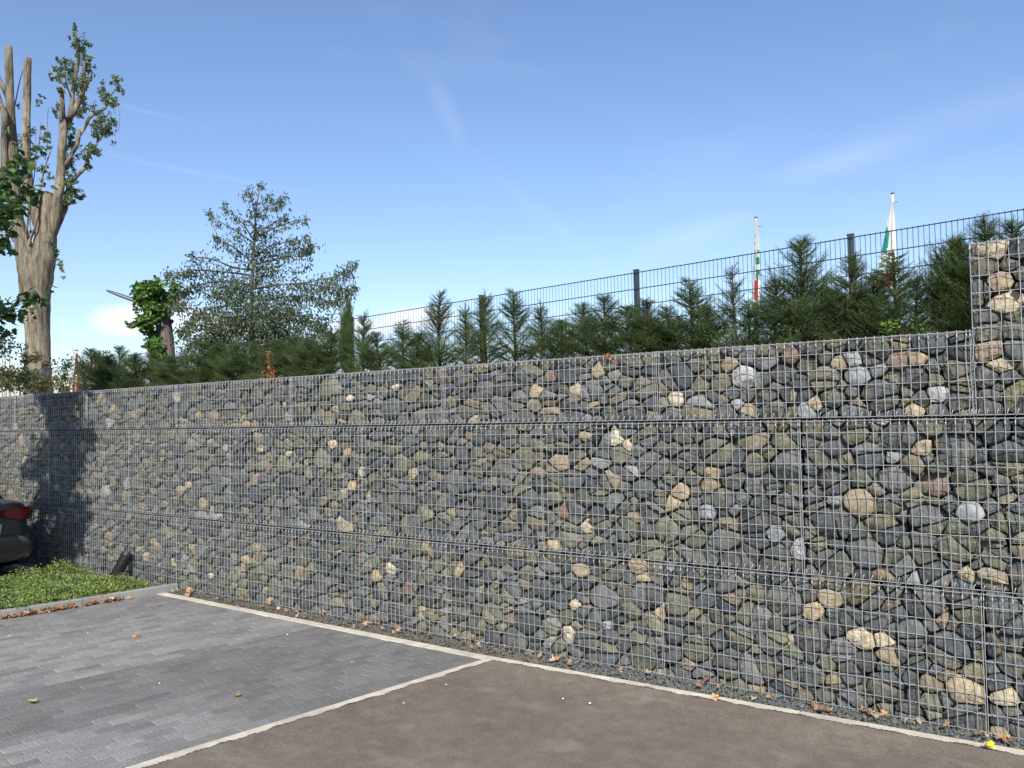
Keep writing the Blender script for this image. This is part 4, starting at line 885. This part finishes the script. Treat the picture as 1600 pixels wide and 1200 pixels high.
# ------------------------------------------------------------------ pale building beyond the hedge
DB = 60.; c = atd(110, 592, DB); bd = empty('building', (c[0], c[1], 2.8), 'pale flat-roofed building glimpsed behind the poplar trunk', 'building')
dirx = Vector((RT[0], RT[1], 0)).normalized(); bd.rotation_euler = (0, 0, math.atan2(dirx.y, dirx.x))
hb = c[2]-2.8; b = MB(); b.box(-2.4, 1.5, 0, 8, 0, hb); b.build('wall', M['facade'], bd); b = MB(); b.box(-2.5, 1.6, -.1, 8.1, hb+.002, hb+.12); b.build('roof_edge', M['roofdark'], bd)
for k in range(3):
    b = MB(); b.box(-1.9+k*1.2, -1.2+k*1.2, -.03, .0-.002, hb-1.4, hb-.5); b.build('window', M['glassdark'], bd)
# ------------------------------------------------------------------ bushes at the left end, above the wall
def bush(px, py, rx, ry, D, n, pal, label, ln=.06, cat='bush', zb=2.3):
    c = atd(px, py, D); o = empty('bush', (c[0], c[1], zb), label, cat); off = (-c[0], -c[1], -zb); b = MB()
    cluster(b, px, py, rx, ry, n, D, ln, pal, core=.75, dz=max(rx, ry)); 
    k = MB()
    for _ in range(8):
        a = atd(px+random.uniform(-.5, .5)*rx, py+ry*.9, D+random.uniform(-.2, .2)); e = atd(px+random.uniform(-1, 1)*rx, py-random.uniform(.3, 1.2)*ry, D+random.uniform(-.3, .3)); m_ = (a+e)/2+np.array([0, 0, .05])
        k.tube([(a[0], a[1], zb-.05), tuple(a), tuple(m_), tuple(e)], [.005, .004, .003, .002], 4, (.09, .06, .04))
        t = rng.random((14, 1)); leaf_quads(a*(1-t)+e*t+rng.normal(0, .03, (14, 3)), rng.normal(0, 1, (14, 3)), rng.normal(0, 1, (14, 3)), np.full(14, ln), np.full(14, ln*.7), cols(pal, 14), b)
    k.build('stems', M['bark'], o, loc=off, kind='stuff'); b.build('foliage', M['leaf'], o, loc=off)
BR = [(.09, .12, .035), (.07, .10, .03), (.13, .14, .04), (.17, .08, .045), (.06, .09, .03)]
bush(18, 590, 30, 20, 16.2, 1300, BR, 'reddish green bramble bush at the left end of the wall top', .055)
bush(62, 600, 26, 14, 16.0, 650, BR, 'bramble in front of the poplar trunk foot', .05)
bush(98, 585, 16, 26, 16.5, 260, [(.06, .10, .035), (.08, .12, .04)], 'thin bramble shoots between the poplar and the red banner', .055)
bush(128, 580, 11, 26, 16.2, 170, [(.06, .10, .035), (.14, .10, .05)], 'sparse shrub shoots beside the red banner', .055)
bush(8, 540, 26, 22, 15.5, 230, [(.05, .09, .035), (.04, .07, .03)], 'thin dark twiggy shrub reaching up at the left edge', .06)
bush(160, 565, 14, 16, 15.2, 420, [(.05, .085, .035), (.07, .11, .04)], 'leafy green shrub at the left end of the yew hedge', .05)
# ------------------------------------------------------------------ planting bed ground cover
gc = MB(); n = 15000
X = rng.uniform(-6.7, -4.9, n); Yc = -rng.uniform(.22, 4.6, n)
lim = LK0[0]+LKd[0]/LKd[1]*(Yc-LK0[1])-.085
hump = .080+.03*np.sin(X*3.1+Yc*2)+.02*np.sin(Yc*7)+.15*np.exp(-((X+6.5)**2+(Yc+.48)**2)/.03)
edge = np.clip((lim-X)/.35, .08, 1)*np.clip((-.05-Yc)/.4, .25, 1); hump = hump*np.clip(((X+6.0)**2+(Yc+.3)**2)/.35, .25, 1)*np.where((X > -6.6) & (Yc > -.55), .6, 1); hump = hump*(.75+.5*np.sin(X*9+Yc*5)*np.sin(Yc*11-X*4)); ok = (X < lim+.02) & ((Yc < -.30) | (X < -6.5)) & ~((X > -6.35) & (X < -5.6) & (Yc > -.46)) & (np.sin(X*17+2*np.sin(Yc*9))*np.sin(Yc*19+X*3) > -.72)
X, Yc, h = X[ok], Yc[ok], (.05+hump*edge)[ok]; n = len(X)
zr = rng.random(n)**.35
P0 = np.column_stack([X, Yc, .045+h*zr])
GC = [(.20, .30, .065), (.14, .215, .055), (.27, .37, .09), (.07, .12, .03), (.34, .42, .14), (.2, .2, .09)]
GCa = np.array(GC)
for s in range(7):
    off = rng.normal(0, .028, (n, 3)); off[:, 2] = np.abs(off[:, 2])*.8; D = rng.normal(0, .8, (n, 3)); D[:, 2] = np.abs(D[:, 2])*.7+.2
    leaf_quads(P0+off, D, rng.normal(0, .5, (n, 3))+[0, 0, 1.], rng.uniform(.022, .042, n), rng.uniform(.010, .018, n), cols(GC, n, .3), gc)
# arching shoots
for _ in range(560):
    i = rng.integers(0, n); a = random.uniform(0, 6.28); L_ = random.uniform(.09, .24); p = P0[i].copy(); p[2] = .045+h[i]*.9
    pts = [p+np.array([math.cos(a)*L_*t, math.sin(a)*L_*t, L_*(.9*t-.75*t*t)]) for t in np.linspace(0, 1, 5)]
    gc.tube([tuple(q) for q in pts], .0018, 3, (.13, .14, .05), cap=False); m = 18
    t = rng.random((m, 1)); Q = pts[0]*(1-t)+pts[-1]*t; Q[:, 2] = p[2]+L_*(.9*t[:, 0]-.75*t[:, 0]**2)
    sgn = np.where(np.arange(m) % 2, 1, -1)[:, None]; D = np.array([-math.sin(a), math.cos(a), .25])*sgn+np.array([math.cos(a), math.sin(a), 0])*.5
    leaf_quads(Q, D, np.tile([0, 0, 1.], (m, 1))+rng.normal(0, .2, (m, 3)), rng.uniform(.016, .028, m), np.full(m, .011), cols(GC, m, .15), gc)
tag(gc.build('ground_cover', M['leaf']), 'low bright green cotoneaster ground cover in the planting bed', 'ground cover plants', kind='stuff')
# ------------------------------------------------------------------ corrugated pipe leaning on the wall
pt = Vector(at(199, 866, -.055)); pbm = Vector((pt.x+.07, -.30, .02))
ax = (pt-pbm); Lp = ax.length; axn = ax.normalized(); pr = .068
pipe = empty('drain_pipe', tuple(pbm), 'black corrugated drain pipe leaning against the wall foot', 'pipe'); b = MB(); n = int(Lp/.012); pts = []; rr = []
for i in range(n+1): pts.append(tuple(axn*(Lp*i/n))); rr.append(pr*(1 if i % 2 else .84))
b.tube(pts, rr, 22, cap=False); b.tube([tuple(axn*Lp), tuple(axn*(Lp-.15))], [pr*.86, pr*.86], 22, cap=False); b.build('pipe_wall', M['pipe'], pipe)
b = MB(); b.tube([tuple(axn*(Lp*.9)), tuple(axn*(Lp+.004))], [pr*1.04, pr*1.04], 22, cap=False); b.tube([tuple(axn*(Lp+.004)+Vector((.045, 0, .02))), tuple(axn*(Lp+.004)+Vector((.05, 0, .06)))], .006, 5); b.build('pipe_collar', M['pipe'], pipe, smooth=True)
# ------------------------------------------------------------------ parked dark car (its rear right corner shows)
car = empty('parked_car', (-7.42, -1.30, 0), 'dark grey saloon car parked along the wall at the left edge, red tail lamp showing', 'car')
def loft(b, secs, col=None, caps=True):
    m = len(secs[0]); vs = [p for s in secs for p in s]
    fs = [(i*m+k, i*m+(k+1) % m, (i+1)*m+(k+1) % m, (i+1)*m+k) for i in range(len(secs)-1) for k in range(m)]
    if caps: fs += [tuple(range(m-1, -1, -1)), tuple(range((len(secs)-1)*m, len(secs)*m))]
    b.add(vs, fs, col)
def car_sec(x, hw, zb, zs, zt, rt=.12, crown=.02):
    """closed outline of the body at station x: half width hw, bottom zb, shoulder zs, top zt"""
    half = [(hw*.72, zb), (hw*.93, zb+.03), (hw*.985, zb+.12), (hw, (zb+zs)/2), (hw*.99, zs-.06), (hw*.95, zs), (hw*.82, zt-.02), (hw*.5, zt), (0, zt+crown)]
    full = half+[(-y, z) for y, z in reversed(half[:-1])]
    return [(x, y, z) for y, z in full]
b = MB()
loft(b, [car_sec(.02, .60, .34, .86, .93), car_sec(-.01, .72, .29, .89, .955), car_sec(-.06, .80, .25, .905, .965), car_sec(-.16, .85, .22, .92, .975), car_sec(-.32, .875, .20, .93, .985), car_sec(-.62, .885, .19, .94, 1.0),
         car_sec(-1.3, .89, .18, .93, .97), car_sec(-2.3, .89, .18, .92, .95), car_sec(-3.3, .885, .18, .90, .93), car_sec(-4.0, .87, .19, .86, .90), car_sec(-4.4, .82, .22, .74, .79), car_sec(-4.62, .68, .27, .58, .62)])
body = b.build('body', M['carpaint'], car, smooth=True)
sm = body.modifiers.new('edge', 'SUBSURF'); sm.levels = 1; sm.render_levels = 1
def gh(x, hw, z0, z1): return [(x, hw, z0), (x, hw*.97, z0+(z1-z0)*.45), (x, hw*.86, z1-.03), (x, hw*.7, z1), (x, 0, z1+.015), (x, -hw*.7, z1), (x, -hw*.86, z1-.03), (x, -hw*.97, z0+(z1-z0)*.45), (x, -hw, z0)]
b = MB(); loft(b, [gh(-.62, .78, .93, 1.0), gh(-1.0, .79, .93, 1.22), gh(-1.35, .80, .93, 1.40), gh(-1.9, .80, .92, 1.45), gh(-2.5, .80, .92, 1.44), gh(-3.0, .79, .90, 1.22), gh(-3.4, .77, .88, .95)]); b.build('cabin', M['carpaint'], car, smooth=True)
for sgn in (1, -1):
    b = MB(); Y = lambda hw: sgn*(hw+.004)
    b.add([(-1.25, Y(.79), 1.0), (-2.0, Y(.795), 1.0), (-2.0, Y(.70), 1.38), (-1.45, Y(.70), 1.36)], [(0, 1, 2, 3) if sgn > 0 else (3, 2, 1, 0)]); b.build('side_window', M['glassdark'], car)
    b = MB(); b.add([(-2.08, Y(.795), 1.0), (-2.95, Y(.785), .99), (-2.6, Y(.70), 1.36), (-2.08, Y(.70), 1.385)], [(0, 1, 2, 3) if sgn > 0 else (3, 2, 1, 0)]); b.build('side_window', M['glassdark'], car)
b = MB(); b.add([(-.68, .62, 1.03), (-.68, -.62, 1.03), (-1.28, -.56, 1.395), (-1.28, .56, 1.395)], [(0, 3, 2, 1)]); b.build('rear_window', M['glassdark'], car)
for x in (-1.02, -3.72):
    for sgn in (1, -1):
        w = MB(); y0, y1 = sgn*.66, sgn*.875; c = Vector((x, y1, .32)); w.tube([(x, y0, .32), (x, sgn*.85, .32), (x, sgn*.872, .32)], [.32, .32, .29], 28); wh = w.build('wheel', M['rubber'], car, smooth=False)
        r_ = MB(); r_.tube([(x, sgn*.872, .32), (x, sgn*.880, .32)], [.215, .205], 20)
        for k in range(5): a = 2*math.pi*k/5; r_.tube([(x, sgn*.885, .32), (x+.2*math.cos(a), sgn*.887, .32+.2*math.sin(a))], [.035, .02], 6)
        r_.build('rim', M['alloy'], wh)
# tail lamps wrap round the rear corners
for sgn in (1, -1):
    b = MB(); path = [(.034, .42), (.030, .52), (.020, .62), (-.002, .705), (-.05, .778), (-.13, .84), (-.24, .872)]
    zt = [.85, .872, .882, .885, .885, .88, .865]; zb_ = [.80, .765, .74, .73, .722, .73, .77]; vs = []
    for (x, y), a, c_ in zip(path, zt, zb_):
        nx, ny = (.022, .0) if y < .6 else ((.02, .016) if y < .8 else (.0, .022))
        for z in (c_, c_+(a-c_)*.35, c_+(a-c_)*.7, a):
            bulge = .012 if z not in (a, c_) else 0
            vs.append((x+nx+bulge*(y < .8), sgn*(y+ny+bulge*(y > .7)), z))
    fs = [(i*4+k, (i+1)*4+k, (i+1)*4+k+1, i*4+k+1) for i in range(6) for k in range(3)]
    if sgn < 0: fs = [tuple(reversed(f)) for f in fs]
    vs += [(v[0]-.05, v[1]-sgn*.04, v[2]) for v in vs[:28]]; nn = 28
    rim = [i*4 for i in range(7)]+[25, 26, 27]+[i*4+3 for i in range(5, -1, -1)]+[2, 1]
    fs += [(rim[i], rim[(i+1) % len(rim)], rim[(i+1) % len(rim)]+nn, rim[i]+nn) for i in range(len(rim))]
    lampo = b.add(vs, fs); lo_ = b.build('tail_lamp', M['redlens'], car, smooth=True)
    b = MB(); b.box(.005, .012, sgn*.70-.06, sgn*.70+.06, .395, .43); b.build('reflector', M['redlens'], car)
b = MB(); b.add([(.046, -.46, .70), (.046, .46, .70), (.052, .43, .56), (.050, .36, .52), (.050, -.36, .52), (.052, -.43, .56)], [(0, 1, 2, 3, 4, 5)]); b.add([(.03, -.46, .70), (.03, .46, .70)], []); b.build('plate_recess', M['skyrecess'], car)  # plate recess in the lid; its mirrored sky is painted on as colour
# bumper with lower black valance, lid gap
b = MB(); loft(b, [car_sec(.085, .66, .25, .50, .53, crown=0), car_sec(.07, .77, .24, .53, .555, crown=0), car_sec(.02, .85, .23, .54, .57, crown=0), car_sec(-.10, .895, .22, .54, .57, crown=0), car_sec(-.55, .90, .22, .53, .56, crown=0)]); b.build('rear_bumper', M['carpaint'], car, smooth=True)
b = MB(); loft(b, [car_sec(.04, .66, .19, .26, .28, crown=0), car_sec(.0, .78, .18, .26, .28, crown=0), car_sec(-.12, .86, .17, .26, .28, crown=0), car_sec(-.5, .87, .17, .26, .28, crown=0)]); b.build('valance', M['black'], car, smooth=True)
b = MB(); 
for sgn in (1, -1): b.tube([(.035, sgn*.41, .93), (.052, sgn*.42, .72), (.075, sgn*.40, .6)], .004, 5)
b.build('lid_gap', M['black'], car)
# ------------------------------------------------------------------ near maple, mostly outside the left edge; its leaves hang into view and it shades the wall
mp = empty('maple_tree', (-6.5, -2.35, .04), 'near maple tree at the left edge with large dark green leaves', 'tree'); mo = (6.5, 2.35, -.04)
b = MB(); b.tube([(-6.5, -2.35, 0), (-6.49, -2.33, 1.2), (-6.43, -2.3, 2.4), (-6.30, -2.25, 3.6), (-6.25, -2.2, 4.9)], [.075, .062, .05, .038, .015], 10, (.13, .12, .10)); b.build('trunk', M['bark'], mp, smooth=True, loc=mo)
br = MB(); lf = MB(); ML = [(.06, .115, .034), (.045, .09, .028), (.08, .14, .042), (.10, .165, .05)]
prof = [(0, 0), (.10, .18), (.05, .42), (.30, .34), (.42, .56), (.52, .30), (.80, .26), (1.0, 0), (.80, -.26), (.52, -.30), (.42, -.56), (.30, -.34), (.05, -.42), (.10, -.18)]
def maple_leaves(P, s):
    for p in P:
        d = Vector((random.gauss(0, 1), random.gauss(0, 1), random.gauss(-.35, .5))).normalized(); n = Vector((random.gauss(0, .6), random.gauss(0, .6), 1)).normalized(); sd = d.cross(n)
        if sd.length < .1: continue
        sd.normalize(); n = sd.cross(d); k = s*random.uniform(.7, 1.2); c = jit(random.choice(ML), .2); m = len(prof)
        vs = [tuple(Vector(p)+d*a*k+sd*w_*k-n*(w_*w_*.5+a*a*.2)*k) for a, w_ in prof]+[tuple(Vector(p)+d*.4*k)]
        lf.add(vs, [(i, (i+1) % m, m) for i in range(m)], c)
brs = []
for i in range(64):
    z = random.uniform(1.55, 4.9); a = random.uniform(0, 6.28); f = 1-abs(z-3.2)/3.0; L_ = random.uniform(.4, .95)*(.5+.5*f)
    if z < 2.1: L_ *= .75
    t = (z/4.9); c = Vector((-6.5+.22*t, -2.35+.12*t, z)); e = c+Vector((math.cos(a)*L_*1.0-.02, math.sin(a)*L_*1.0, L_*random.uniform(.15, .6))); brs.append((c, e))
for tgt, src in [((22, 262, -.85), 3.3), ((45, 300, -.85), 3.2), ((18, 330, -.85), 3.0), ((40, 250, -.85), 3.4), ((60, 462, -.85), 2.4), ((18, 485, -.85), 2.2), ((-10, 300, -.85), 3.0), ((5, 370, -.85), 2.9)]:
    e = Vector(at(*tgt)); brs.append((Vector((-6.37, -2.3, src)), e))
for c, e in brs:
    mid = (c+e)/2+Vector((0, 0, .06)); br.tube([tuple(c), tuple(mid), tuple(e)], [.014, .009, .004], 5, (.11, .10, .08)); vis_ = e.x > -5.0; n = 0 if vis_ else int((e-c).length*60)+6
    for _ in range(n):
        t = random.uniform(.25, 1.06); p = c.lerp(e, t)+Vector((random.gauss(0, .075), random.gauss(0, .075), random.gauss(0, .06))); maple_leaves([p], .115)
for tgt, n, sp in [((8, 305, -.85), 16, .10), ((20, 278, -.85), 9, .06), ((30, 300, -.85), 5, .04), ((10, 335, -.85), 12, .08), ((26, 342, -.85), 4, .04), ((52, 462, -.85), 6, .04), ((12, 490, -.85), 4, .04), ((36, 258, -.85), 3, .03)]:
    c = Vector(at(*tgt)); maple_leaves([c+Vector((random.gauss(0, sp), random.gauss(0, sp*.7), random.gauss(0, sp))) for _ in range(int(n*1.2))], .095)
br.build('branches', M['bark'], mp, smooth=True, loc=mo); lf.build('foliage', M['leaf'], mp, loc=mo)
print('objects', len(bpy.data.objects), 'polys', sum(len(o.data.polygons) for o in bpy.data.objects if o.type == 'MESH'))
